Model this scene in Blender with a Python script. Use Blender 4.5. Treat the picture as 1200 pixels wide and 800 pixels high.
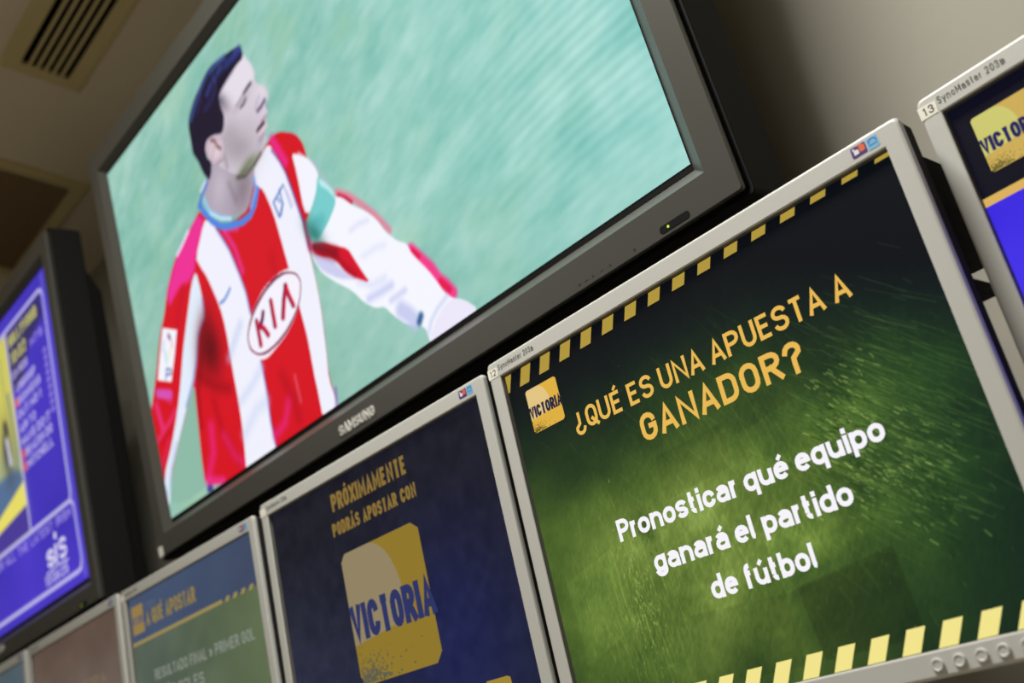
import bpy, bmesh, math
import numpy as np
from mathutils import Matrix, Vector

scene = bpy.context.scene
for o in list(bpy.data.objects):
    bpy.data.objects.remove(o, do_unlink=True)
C = scene.collection

# ------------------------------------------------------------------ camera, world, lights, exposure
EYE = 1.25                                   # camera height; the floor is z = 0
WALL_Y = 0.85
CEIL_Z = EYE + 1.613
CAM_ROT = [[0.630621, 0.395903, 0.667516], [0.769935, -0.211025, -0.60222], [-0.097558, 0.893716, -0.437897]]
FOCAL_PX = 1238.35
cd = bpy.data.cameras.new('camera')
cd.sensor_width = 36.0
cd.lens = FOCAL_PX / 1200.0 * 36.0
cd.clip_start = 0.02
cd.dof.use_dof = True
cd.dof.focus_distance = 0.88
cd.dof.aperture_fstop = 5.0
cam = bpy.data.objects.new('camera', cd)
C.objects.link(cam)
M = Matrix(CAM_ROT).to_4x4()
M.translation = (0, 0, EYE)
cam.matrix_world = M
scene.camera = cam

w = bpy.data.worlds.new('world')
scene.world = w
w.use_nodes = True
w.node_tree.nodes['Background'].inputs[0].default_value = (1.0, 0.9, 0.75, 1)
w.node_tree.nodes['Background'].inputs[1].default_value = 0.02

def area(name, loc, target, sx, sy, power, color):
    l = bpy.data.lights.new(name, 'AREA')
    l.shape = 'RECTANGLE'
    l.size, l.size_y = sx, sy
    l.energy = power
    l.color = color
    o = bpy.data.objects.new(name, l)
    C.objects.link(o)
    o.location = loc
    o.rotation_euler = (Vector(target) - Vector(loc)).to_track_quat('-Z', 'Y').to_euler()
    return o

WARM = (1.0, 0.97, 0.91)
area('ceiling_lamp_near', (-0.55, -0.16, CEIL_Z - 0.02), (-0.55, -0.16, 0), 0.45, 0.45, 44.0, WARM)
area('ceiling_lamp_left', (-3.6, -1.6, CEIL_Z - 0.02), (-3.6, -1.6, 0), 0.6, 0.6, 10.0, WARM)
area('ceiling_lamp_rear', (0.5, -2.4, CEIL_Z - 0.02), (0.5, -2.4, 0), 0.6, 0.6, 21.0, WARM)

vs = scene.view_settings
vs.view_transform = 'Standard'
vs.look = 'None'
vs.exposure = 0.0
vs.gamma = 1.0
vs.use_curve_mapping = False

# ------------------------------------------------------------------ helpers
def lin(c):
    c = np.asarray(c, float) / 255.0
    return np.where(c <= 0.04045, c / 12.92, ((c + 0.055) / 1.055) ** 2.4)

def mat(name, rgb, rough=0.5, metal=0.0, spec=0.5, bump=0.0, bscale=300.0, mottle=0.0):
    m = bpy.data.materials.new(name)
    m.use_nodes = True
    nt = m.node_tree
    b = nt.nodes['Principled BSDF']
    c = tuple(float(v) for v in lin(rgb)) + (1,)
    b.inputs['Base Color'].default_value = c
    b.inputs['Roughness'].default_value = rough
    b.inputs['Metallic'].default_value = metal
    b.inputs['Specular IOR Level'].default_value = spec
    tc = nt.nodes.new('ShaderNodeTexCoord')
    nz = nt.nodes.new('ShaderNodeTexNoise')
    nz.inputs['Scale'].default_value = bscale
    nz.inputs['Detail'].default_value = 3
    nt.links.new(tc.outputs['Object'], nz.inputs['Vector'])
    if bump > 0:
        bp = nt.nodes.new('ShaderNodeBump')
        bp.inputs['Strength'].default_value = bump
        bp.inputs['Distance'].default_value = 0.001
        nt.links.new(nz.outputs['Fac'], bp.inputs['Height'])
        nt.links.new(bp.outputs['Normal'], b.inputs['Normal'])
    if mottle > 0:
        mx = nt.nodes.new('ShaderNodeMix')
        mx.data_type = 'RGBA'
        mx.inputs[6].default_value = tuple(v * (1 - mottle) for v in c[:3]) + (1,)
        mx.inputs[7].default_value = tuple(min(1, v * (1 + mottle)) for v in c[:3]) + (1,)
        nt.links.new(nz.outputs['Fac'], mx.inputs[0])
        nt.links.new(mx.outputs[2], b.inputs['Base Color'])
    return m

def glow(name, rgb, k=1.0):
    """a lit patch of a display: the display gives off this colour"""
    m = bpy.data.materials.new(name)
    m.use_nodes = True
    b = m.node_tree.nodes['Principled BSDF']
    b.inputs['Base Color'].default_value = (0.004, 0.004, 0.004, 1)
    b.inputs['Roughness'].default_value = 0.45
    b.inputs['Specular IOR Level'].default_value = 0.06
    b.inputs['Emission Color'].default_value = tuple(float(v) for v in lin(rgb)) + (1,)
    b.inputs['Emission Strength'].default_value = k
    return m

def pixels_mat(name, k=1.0):
    m = bpy.data.materials.new(name)
    m.use_nodes = True
    nt = m.node_tree
    b = nt.nodes['Principled BSDF']
    b.inputs['Base Color'].default_value = (0.004, 0.004, 0.004, 1)
    b.inputs['Roughness'].default_value = 0.45
    b.inputs['Specular IOR Level'].default_value = 0.06
    b.inputs['Emission Strength'].default_value = k
    a = nt.nodes.new('ShaderNodeVertexColor')
    a.layer_name = 'pixels'
    nt.links.new(a.outputs['Color'], b.inputs['Emission Color'])
    return m

def link(name, me, m, parent=None, smooth=False):
    o = bpy.data.objects.new(name, me)
    C.objects.link(o)
    for mm in (m if isinstance(m, (list, tuple)) else [m]):
        me.materials.append(mm)
    if smooth:
        for p in me.polygons:
            p.use_smooth = True
    if parent is not None:
        o.parent = parent
    return o

def obj(name, bm, m, parent=None, smooth=False):
    bmesh.ops.recalc_face_normals(bm, faces=bm.faces[:])
    me = bpy.data.meshes.new(name)
    bm.to_mesh(me)
    bm.free()
    return link(name, me, m, parent, smooth)

def add_box(bm, x0, x1, y0, y1, z0, z1, mi=0):
    v = [bm.verts.new((x, y, z)) for x in (x0, x1) for y in (y0, y1) for z in (z0, z1)]
    for f in ((0, 1, 3, 2), (4, 6, 7, 5), (0, 4, 5, 1), (2, 3, 7, 6), (0, 2, 6, 4), (1, 5, 7, 3)):
        bm.faces.new([v[i] for i in f]).material_index = mi

def rrect(x0, x1, y0, y1, r, n=5):
    pts = []
    for cx, cy, a in ((x1 - r, y1 - r, 0), (x0 + r, y1 - r, 90), (x0 + r, y0 + r, 180), (x1 - r, y0 + r, 270)):
        for i in range(n + 1):
            t = math.radians(a + 90 * i / n)
            pts.append((cx + r * math.cos(t), cy + r * math.sin(t)))
    return pts

def add_loops(bm, loops, cap0=False, cap1=False, close=False, mi=None):
    """skin a list of equal-length 3-D point loops"""
    rows = [[bm.verts.new(p) for p in L] for L in loops]
    n = len(rows[0])
    rng = list(range(len(rows) - 1))
    pairs = [(rows[i], rows[i + 1]) for i in rng]
    if close:
        pairs.append((rows[-1], rows[0]))
    for k, (a, b) in enumerate(pairs):
        for i in range(n):
            j = (i + 1) % n
            f = bm.faces.new((a[i], a[j], b[j], b[i]))
            if mi:
                f.material_index = mi[k]
    if cap0:
        bm.faces.new(rows[0][::-1])
    if cap1:
        bm.faces.new(rows[-1])

def L3(pts, z):
    return [(x, y, z) for x, y in pts]

def add_poly(bm, pts, z, h=0.0):
    if h <= 0:
        bm.faces.new([bm.verts.new((x, y, z)) for x, y in pts])
    else:
        a = [bm.verts.new((x, y, z)) for x, y in pts]
        b = [bm.verts.new((x, y, z + h)) for x, y in pts]
        n = len(pts)
        bm.faces.new(a[::-1])
        bm.faces.new(b)
        for i in range(n):
            bm.faces.new((a[i], a[(i + 1) % n], b[(i + 1) % n], b[i]))

def add_strip(bm, pts, wd, z, h=0.0):
    """constant-width stroke along a polyline with mitred joins"""
    P = [Vector(p) for p in pts]
    Q = [P[0]]
    for p in P[1:]:
        if (p - Q[-1]).length > 1e-7:
            Q.append(p)
    P = Q
    n = len(P)
    if n < 2:
        return
    closed = (P[0] - P[-1]).length < 1e-7 and n > 3
    if closed:
        P = P[:-1]
        n -= 1
    left, right = [], []
    for i in range(n):
        a = P[i - 1] if (i > 0 or closed) else None
        b = P[(i + 1) % n] if (i < n - 1 or closed) else None
        d1 = (P[i] - a).normalized() if a is not None else None
        d2 = (b - P[i]).normalized() if b is not None else None
        if d1 is None: d1 = d2
        if d2 is None: d2 = d1
        n1 = Vector((-d1.y, d1.x)); n2 = Vector((-d2.y, d2.x))
        m = n1 + n2
        if m.length < 0.35:
            m = n1.copy()
        m.normalize()
        k = min(1.0 / max(0.35, m.dot(n1)), 1.9) * wd / 2
        left.append(P[i] + m * k); right.append(P[i] - m * k)
    rng = range(n if closed else n - 1)
    for i in rng:
        j = (i + 1) % n
        q = [left[i], left[j], right[j], right[i]]
        add_poly(bm, [(p.x, p.y) for p in q], z, h)

# ------------------------------------------------------------------ a small stroke alphabet
def arc(cx, cy, rx, ry, a0, a1, n=7):
    return [(cx + rx * math.cos(math.radians(a0 + (a1 - a0) * i / n)), cy + ry * math.sin(math.radians(a0 + (a1 - a0) * i / n))) for i in range(n + 1)]

OO = arc(.5, .68, .5, .32, 180, 0) + arc(.5, .32, .5, .32, 0, -180) + [(0, .68)]
X = .66
oo = arc(.5, X - .27, .5, .27, 180, 0) + arc(.5, .27, .5, .27, 0, -180) + [(0, X - .27)]
BOWL = [(0, .5), (.5, .5)]
GL = {
 'A': (1.05, [[(0, 0), (.5, 1), (1, 0)], [(.17, .27), (.83, .27)]]),
 'B': (1, [[(0, 0), (0, 1), (.5, 1)] + arc(.5, .76, .46, .24, 90, -90) + [(0, .52)], [(.4, .52), (.5, .52)] + arc(.5, .26, .5, .26, 90, -90) + [(0, 0)]]),
 'C': (1, [arc(.5, .68, .5, .32, 0, 180) + arc(.5, .32, .5, .32, 180, 360)]),
 'D': (1, [[(0, 0), (0, 1), (.4, 1)] + arc(.5, .68, .5, .32, 90, 0) + arc(.5, .32, .5, .32, 0, -90) + [(0, 0)]]),
 'E': (.88, [[(1, 1), (0, 1), (0, 0), (1, 0)], [(0, .52), (.88, .52)]]),
 'F': (.85, [[(1, 1), (0, 1), (0, 0)], [(0, .5), (.85, .5)]]),
 'G': (1, [arc(.5, .68, .5, .32, 0, 180) + arc(.5, .32, .5, .32, 180, 360) + [(1, .5), (.5, .5)]]),
 'H': (1, [[(0, 0), (0, 1)], [(1, 0), (1, 1)], [(0, .5), (1, .5)]]),
 'I': (0, [[(.5, 0), (.5, 1)]]),
 'J': (.8, [[(1, 1), (1, .3)] + arc(.5, .3, .5, .3, 0, -170)]),
 'K': (1, [[(0, 0), (0, 1)], [(1, 1), (.1, .45)], [(.35, .6), (1, 0)]]),
 'L': (.85, [[(0, 1), (0, 0), (1, 0)]]),
 'M': (1.4, [[(0, 0), (0, 1), (.5, .2), (1, 1), (1, 0)]]),
 'N': (1.08, [[(0, 0), (0, 1), (1, 0), (1, 1)]]),
 'O': (1, [OO]),
 'P': (1, [[(0, 0), (0, 1), (.5, 1)] + arc(.5, .73, .5, .27, 90, -90) + [(0, .46)]]),
 'Q': (1, [OO, [(.55, .3), (1.05, -.06)]]),
 'R': (1, [[(0, 0), (0, 1), (.5, 1)] + arc(.5, .74, .5, .26, 90, -90) + [(0, .48)], [(.45, .48), (1, 0)]]),
 'S': (1, [arc(.5, .74, .5, .26, 8, 180) + arc(.5, .74, .5, .22, 180, 270) + arc(.5, .26, .5, .26, 90, 0) + arc(.5, .26, .5, .26, 0, -172)]),
 'T': (.95, [[(0, 1), (1, 1)], [(.5, 1), (.5, 0)]]),
 'U': (1, [[(0, 1), (0, .32)] + arc(.5, .32, .5, .32, 180, 360) + [(1, 1)]]),
 'V': (1.05, [[(0, 1), (.5, 0), (1, 1)]]),
 'W': (1.5, [[(0, 1), (.25, 0), (.5, .8), (.75, 0), (1, 1)]]),
 'X': (1.05, [[(0, 0), (1, 1)], [(0, 1), (1, 0)]]),
 'Y': (1, [[(0, 1), (.5, .45), (1, 1)], [(.5, .45), (.5, 0)]]),
 'Z': (1, [[(0, 1), (1, 1), (0, 0), (1, 0)]]),
 '?': (.9, [arc(.5, .74, .5, .26, 172, -20) + [(.52, .46), (.5, .3)], [(.5, .1), (.5, -.08)]]),
 '\u00bf': (.9, [[(.5, .5), (.48, .34)] + arc(.5, .06, .5, .26, 160, 352), [(.5, .88), (.5, .7)]]),
 'a': (.92, [arc(.5, X - .23, .5, .23, 150, 0) + [(1, 0)], [(1, .42), (.42, .42)] + arc(.42, .21, .42, .21, 90, 270) + [(.7, .02), (1, .14)]]),
 'b': (.95, [[(0, 1), (0, 0)], oo]),
 'c': (.9, [arc(.5, X - .27, .5, .27, 5, 180) + arc(.5, .27, .5, .27, 180, 355)]),
 'd': (.95, [[(1, 1), (1, 0)], oo]),
 'e': (.95, [[(0, .37), (1, .37)] + arc(.5, X - .27, .5, .27, 0, 180) + arc(.5, .27, .5, .27, 180, 322)]),
 'f': (.55, [[(.3, 0), (.3, .78)] + arc(.8, .78, .5, .22, 180, 90) + [(1, 1)], [(-.1, X - .02), (.95, X - .02)]]),
 'g': (.95, [oo, [(1, X), (1, -.05)] + arc(.5, -.05, .5, .22, 0, -165)]),
 'i': (0, [[(.5, 0), (.5, X)], [(.5, .985), (.5, 1.0)]]),
 'l': (.18, [[(0, 1), (0, .12), (.2, .03), (1, 0)]]),
 'm': (1.55, [[(0, 0), (0, X)], arc(.25, X - .25, .25, .25, 180, 0) + [(.5, 0)], arc(.75, X - .25, .25, .25, 180, 0) + [(1, 0)]]),
 'n': (.95, [[(0, 0), (0, X)], arc(.5, X - .27, .5, .27, 180, 0) + [(1, 0)]]),
 'o': (.95, [oo]),
 'p': (.95, [[(0, X), (0, -.3)], oo]),
 'q': (.95, [[(1, X), (1, -.3)], oo]),
 'r': (.36, [[(0, 0), (0, X)], arc(1.0, X - .3, 1.0, .3, 180, 82)]),
 's': (.85, [arc(.5, .54, .5, .18, 8, 180) + arc(.5, .53, .5, .17, 180, 270) + arc(.5, .18, .5, .18, 90, -172)]),
 't': (.5, [[(.3, .94), (.3, .2)] + arc(.85, .22, .55, .22, 180, 270) + [(1, 0)], [(-.15, X - .02), (1, X - .02)]]),
 'u': (.95, [[(0, X), (0, .27)] + arc(.5, .27, .5, .27, 180, 360) + [(1, X), (1, 0)]]),
 'y': (.95, [[(0, X), (.5, 0)], [(1, X), (.35, -.3)]]),
 '0': (.95, [OO]),
 '1': (.45, [[(0, .78), (.8, 1), (.8, 0)]]),
 '2': (.95, [arc(.5, .72, .5, .28, 170, -15) + [(.85, .48), (0, 0), (1, 0)]]),
 '3': (.95, [arc(.5, .75, .46, .25, 165, -90) + arc(.5, .25, .5, .25, 90, -165)]),
 '5': (.95, [[(.95, 1), (.08, 1), (.04, .56)] + arc(.5, .31, .5, .31, 130, -165)]),
 '6': (.95, [[(.8, 1)] + arc(.6, .33, .6, .5, 130, 180) + arc(.5, .3, .5, .3, 180, 540)]),
 ':': (0, [[(.5, .12), (.5, .26)], [(.5, .6), (.5, .74)]]),
 '\u00bb': (.8, [[(0, .65), (.45, .38), (0, .1)], [(.5, .65), (.95, .38), (.5, .1)]]),
 '\u039b': (1.0, [[(0, 0), (.5, 1), (1, 0)]]),
}
ACC = {'\u00c9': 'E', '\u00d3': 'O', '\u00c1': 'A', '\u00e9': 'e', '\u00e1': 'a', '\u00fa': 'u', '\u00f3': 'o'}

def text_width(s, cw, st, gap, space):
    x = 0
    for ch in s:
        if ch == ' ':
            x += space
        else:
            wd = GL[ACC.get(ch, ch)][0] * cw
            x += wd + st + gap
    return x - gap

def add_text(bm, s, x0, x1, y0, cap, st, z, h=0.0, gap=None, space=None, slant=0.0):
    """letters between x0 and x1 on the baseline y0: the letter width is solved so that the line fills the span"""
    gap = st * .75 if gap is None else gap
    space = cap * .32 if space is None else space
    lo, hi = 0.01 * cap, 3 * cap
    for _ in range(40):
        cw = (lo + hi) / 2
        if text_width(s, cw, st, gap, space) > x1 - x0: hi = cw
        else: lo = cw
    x = x0
    for ch in s:
        if ch == ' ':
            x += space
            continue
        g, strokes = GL[ACC.get(ch, ch)]
        wd = g * cw
        def tr(p):
            yy = st / 2 + p[1] * (cap - st)
            return (x + st / 2 + p[0] * wd + slant * yy, y0 + yy)
        for sk in strokes:
            pts = [tr(p) for p in sk]
            def ext(a, b):
                d = (Vector(a) - Vector(b))
                if d.length < 1e-9: return a
                d.normalize()
                return (a[0] + d.x * st * .5, a[1] + d.y * st * .5)
            # stems run to the full height: vertical stroke ends are lengthened by half a stroke
            if len(pts) > 1 and abs(pts[0][0] - pts[1][0]) < abs(pts[0][1] - pts[1][1]) and ch not in 'CGScs':
                pts[0] = ext(pts[0], pts[1])
            if len(pts) > 1 and abs(pts[-1][0] - pts[-2][0]) < abs(pts[-1][1] - pts[-2][1]) and ch not in 'CGScs':
                pts[-1] = ext(pts[-1], pts[-2])
            add_strip(bm, pts, st, z, h)
        if ch in ACC:
            top = 1.0 if ch.isupper() else X
            a = tr((.42, top)); b = tr((.78, top))
            add_strip(bm, [(a[0], a[1] + st * .85), (b[0], b[1] + st * .85 + cap * .17)], st * .85, z, h)
        x += wd + st + gap

# ------------------------------------------------------------------ pictures shown on the displays
rng = np.random.default_rng(7)

def vnoise(Xm, Ym, sx, sy, ang=0.0, seed=0, octaves=3):
    """smooth value noise with features about sx by sy (same unit as Xm), turned by ang degrees"""
    r = np.random.default_rng(seed)
    c, s = math.cos(math.radians(ang)), math.sin(math.radians(ang))
    out = np.zeros_like(Xm); tot = 0
    for o in range(octaves):
        u = (Xm * c + Ym * s) / sx * 2 ** o; v = (-Xm * s + Ym * c) / sy * 2 ** o
        u = u - u.min(); v = v - v.min()
        iu = np.floor(u).astype(int); iv = np.floor(v).astype(int)
        T = r.random((iu.max() + 2, iv.max() + 2))
        fu = u - iu; fv = v - iv
        fu = fu * fu * (3 - 2 * fu); fv = fv * fv * (3 - 2 * fv)
        val = (T[iu, iv] * (1 - fu) + T[iu + 1, iv] * fu) * (1 - fv) + (T[iu, iv + 1] * (1 - fu) + T[iu + 1, iv + 1] * fu) * fv
        out += val / 2 ** o; tot += 1 / 2 ** o
    return out / tot

class Picture:
    """a raster of display colours (sRGB, 0..255) on the display plane, coordinates in mm"""
    def __init__(s, W, H, nx, ny):
        s.W, s.H, s.nx, s.ny = W, H, nx, ny
        xs = np.linspace(-W, W, nx); ys = np.linspace(-H, H, ny)
        s.X, s.Y = np.meshgrid(xs, ys)
        s.img = np.zeros((ny, nx, 3))
    def win(s, pts, pad):
        P = np.array(pts)
        dx = 2 * s.W / (s.nx - 1); dy = 2 * s.H / (s.ny - 1)
        i0 = max(0, int((P[:, 0].min() - pad + s.W) / dx)); i1 = min(s.nx, int((P[:, 0].max() + pad + s.W) / dx) + 2)
        j0 = max(0, int((P[:, 1].min() - pad + s.H) / dy)); j1 = min(s.ny, int((P[:, 1].max() + pad + s.H) / dy) + 2)
        return slice(j0, max(j1, j0)), slice(i0, max(i1, i0))
    def put(s, sl, col, a):
        s.img[sl] = s.img[sl] * (1 - a[..., None]) + np.array(col, float) * a[..., None]
    def segdist(s, x, y, pts, closed):
        d = np.full(x.shape, 1e9)
        n = len(pts)
        for i in range(n if closed else n - 1):
            (ax, ay), (bx, by) = pts[i], pts[(i + 1) % n]
            ex, ey = bx - ax, by - ay
            L = ex * ex + ey * ey + 1e-12
            t = np.clip(((x - ax) * ex + (y - ay) * ey) / L, 0, 1)
            d = np.minimum(d, (x - ax - t * ex) ** 2 + (y - ay - t * ey) ** 2)
        return np.sqrt(d)
    def poly(s, col, pts, blur=1.6, smooth=1, a=1.0):
        for _ in range(smooth):          # corner cutting
            n = len(pts); q = []
            for i in range(n):
                p0, p1 = pts[i], pts[(i + 1) % n]
                q.append((p0[0] * .8 + p1[0] * .2, p0[1] * .8 + p1[1] * .2)); q.append((p0[0] * .2 + p1[0] * .8, p0[1] * .2 + p1[1] * .8))
            pts = q
        sl = s.win(pts, blur * 2)
        x, y = s.X[sl], s.Y[sl]
        if x.size == 0: return
        ins = np.zeros(x.shape, bool)
        n = len(pts)
        for i in range(n):
            (ax, ay), (bx, by) = pts[i], pts[(i + 1) % n]
            if ay == by: continue
            c = ((ay > y) != (by > y)) & (x < (bx - ax) * (y - ay) / (by - ay) + ax)
            ins ^= c
        d = s.segdist(x, y, pts, True)
        sd = np.where(ins, d, -d)
        t = np.clip(sd / (2 * blur) + .5, 0, 1)
        s.put(sl, col, t * t * (3 - 2 * t) * a)
    def line(s, col, pts, wd, blur=1.2, a=1.0):
        sl = s.win(pts, wd + blur * 2)
        x, y = s.X[sl], s.Y[sl]
        if x.size == 0: return
        t = np.clip((wd / 2 - s.segdist(x, y, pts, False)) / (2 * blur) + .5, 0, 1)
        s.put(sl, col, t * t * (3 - 2 * t) * a)
    def blob(s, col, c, e1, e2, a=1.0):
        A = np.array([[e1[0] - c[0], e2[0] - c[0]], [e1[1] - c[1], e2[1] - c[1]]])
        I = np.linalg.inv(A)
        r = 2.2 * max(np.hypot(*A[:, 0]), np.hypot(*A[:, 1]))
        sl = s.win([c], r)
        x, y = s.X[sl] - c[0], s.Y[sl] - c[1]
        if x.size == 0: return
        u = I[0, 0] * x + I[0, 1] * y; v = I[1, 0] * x + I[1, 1] * y
        s.put(sl, col, np.exp(-(u * u + v * v) * 1.1) * a)
    def mesh(s, name, m, parent, z):
        nx, ny = s.nx, s.ny
        co = np.stack([s.X / 1000, s.Y / 1000, np.full(s.X.shape, z)], -1).reshape(-1, 3)
        idx = np.arange(nx * ny).reshape(ny, nx)
        F = np.stack([idx[:-1, :-1], idx[:-1, 1:], idx[1:, 1:], idx[1:, :-1]], -1).reshape(-1, 4)
        me = bpy.data.meshes.new(name)
        me.vertices.add(len(co)); me.vertices.foreach_set('co', co.ravel())
        me.loops.add(F.size); me.loops.foreach_set('vertex_index', F.ravel().astype(np.int32))
        me.polygons.add(len(F)); me.polygons.foreach_set('loop_start', (np.arange(len(F)) * 4).astype(np.int32))
        me.update(calc_edges=True)
        at = me.color_attributes.new('pixels', 'FLOAT_COLOR', 'POINT')
        rgba = np.ones((nx * ny, 4), np.float32)
        rgba[:, :3] = lin(np.clip(s.img, 0, 255)).reshape(-1, 3)
        at.data.foreach_set('color', rgba.ravel())
        return link(name, me, m, parent)

# ------------------------------------------------------------------ materials
M_WALL = mat('wall_paint', (158, 155, 143), 0.9, bump=.15, bscale=60, mottle=.02)
M_CEIL = mat('ceiling_paint', (224, 211, 188), 0.95, bump=.1, bscale=80, mottle=.02)
M_FLOOR = mat('floor_tile', (184, 175, 158), 0.6, mottle=.06, bscale=4)
M_SILVER = mat('silver_plastic', (198, 199, 194), 0.42, metal=0.0, bump=.05, bscale=2500)
M_CHAR = mat('charcoal_plastic', (40, 37, 37), 0.85, spec=.12)
M_TVF = mat('dark_grey_plastic', (76, 76, 71), 0.33, spec=.9, bump=.04, bscale=2000)
M_TVB = mat('black_plastic', (18, 18, 17), 0.7, spec=.25)
M_BLACK = mat('black_gap', (9, 9, 9), 0.7, spec=.2)
M_STEEL = mat('bracket_steel', (9, 9, 9), 0.8, spec=.15)
M_PAPER = mat('sticker_paper', (240, 238, 226), 0.8)
M_INK = mat('dark_ink', (60, 58, 56), 0.8)
M_INK2 = mat('grey_ink', (96, 95, 92), 0.7)
M_CHROME = mat('silver_letters', (232, 231, 224), 0.35, metal=.25)
M_PURPLE = mat('purple_print', (70, 40, 120), 0.6)
M_ORANGE = mat('orange_print', (225, 105, 60), 0.6)
M_CYAN = mat('light_blue_print', (120, 185, 225), 0.6)
M_BLUEP = mat('blue_print', (60, 130, 205), 0.6)
M_WHITEP = mat('white_print', (232, 230, 235), 0.6)
M_VENT = mat('vent_enamel', (206, 190, 140), 0.7)
M_SLOT = mat('vent_slot', (10, 9, 7), 0.9, spec=.1)
M_GRILLE = mat('grille_louvre', (188, 164, 128), 0.8)
M_LED = glow('power_lamp', (170, 205, 60), 1.6)
M_PIX = pixels_mat('display_pixels')

# ------------------------------------------------------------------ the setting
def slab(name, x0, x1, y0, y1, z0, z1, m):
    bm = bmesh.new()
    add_box(bm, x0, x1, y0, y1, z0, z1)
    o = obj(name, bm, m)
    o['kind'] = 'structure'
    return o

slab('wall_back', -6.1, 3.1, WALL_Y, WALL_Y + .1, 0, CEIL_Z, M_WALL)
slab('wall_left', -6.1, -6.0, -4.0, WALL_Y, 0, CEIL_Z, M_WALL)
slab('wall_right', 3.0, 3.1, -4.0, WALL_Y, 0, CEIL_Z, M_WALL)
slab('wall_front', -6.1, 3.1, -4.1, -4.0, 0, CEIL_Z, M_WALL)
slab('ceiling', -6.1, 3.1, -4.1, WALL_Y + .1, CEIL_Z, CEIL_Z + .1, M_CEIL)
slab('floor', -6.1, 3.1, -4.1, WALL_Y + .1, -.1, 0, M_FLOOR)

def thing(name, label, cat, matrix, group=None):
    o = bpy.data.objects.new(name, None)
    o.empty_display_size = .1
    C.objects.link(o)
    o.matrix_world = matrix
    o['label'] = label
    o['category'] = cat
    if group: o['group'] = group
    return o

POSE = {
    'football': [[0.99998, -0.00212, 0.00515, -1.0218], [0.00452, -0.23036, -0.9731, 0.5842], [0.00325, 0.9731, -0.23035, 2.0935]],
    'racing': [[0.99997, -0.00122, 0.00724, -2.4731], [0.00679, -0.22044, -0.97538, 0.5798], [0.00278, 0.9754, -0.22043, 2.0857]],
    'green': [[0.99972, -0.00667, 0.02256, -0.4719], [0.02124, -0.15664, -0.98743, 0.6215], [0.01012, 0.98763, -0.15645, 1.4982]],
    'navy': [[0.99981, 0.00239, 0.01917, -0.9341], [0.0193, -0.16653, -0.98585, 0.6247], [0.00084, 0.98603, -0.16655, 1.4987]],
    'markets': [[0.99992, 0.01231, -0.00127, -1.4239], [0.00098, -0.18123, -0.98344, 0.6371], [-0.01234, 0.98336, -0.18123, 1.5054]],
    'brown': [[0.99997, 0.00585, -0.00483, -1.877], [-0.00372, -0.17662, -0.98427, 0.6363], [-0.00661, 0.98426, -0.1766, 1.5117]],
    'grey': [[0.99996, 0.0035, 0.00819, -2.3209], [0.00867, -0.17032, -0.98535, 0.6315], [-0.00205, 0.98538, -0.17034, 1.5117]],
    'purple': [[0.99981, -0.00392, -0.01933, -0.0291], [-0.0197, -0.15009, -0.98848, 0.6489], [0.00097, 0.98867, -0.15013, 1.5212]],
}
def pose(k):
    R = POSE[k]
    return Matrix([list(r) for r in R] + [[0, 0, 0, 1]])

# ------------------------------------------------------------------ television: shared meshes
TW, TH = .553, .313
T_B, T_FS, T_FB, T_FT, T_E = .0159, .0459, .0519, .0529, .0092

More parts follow.
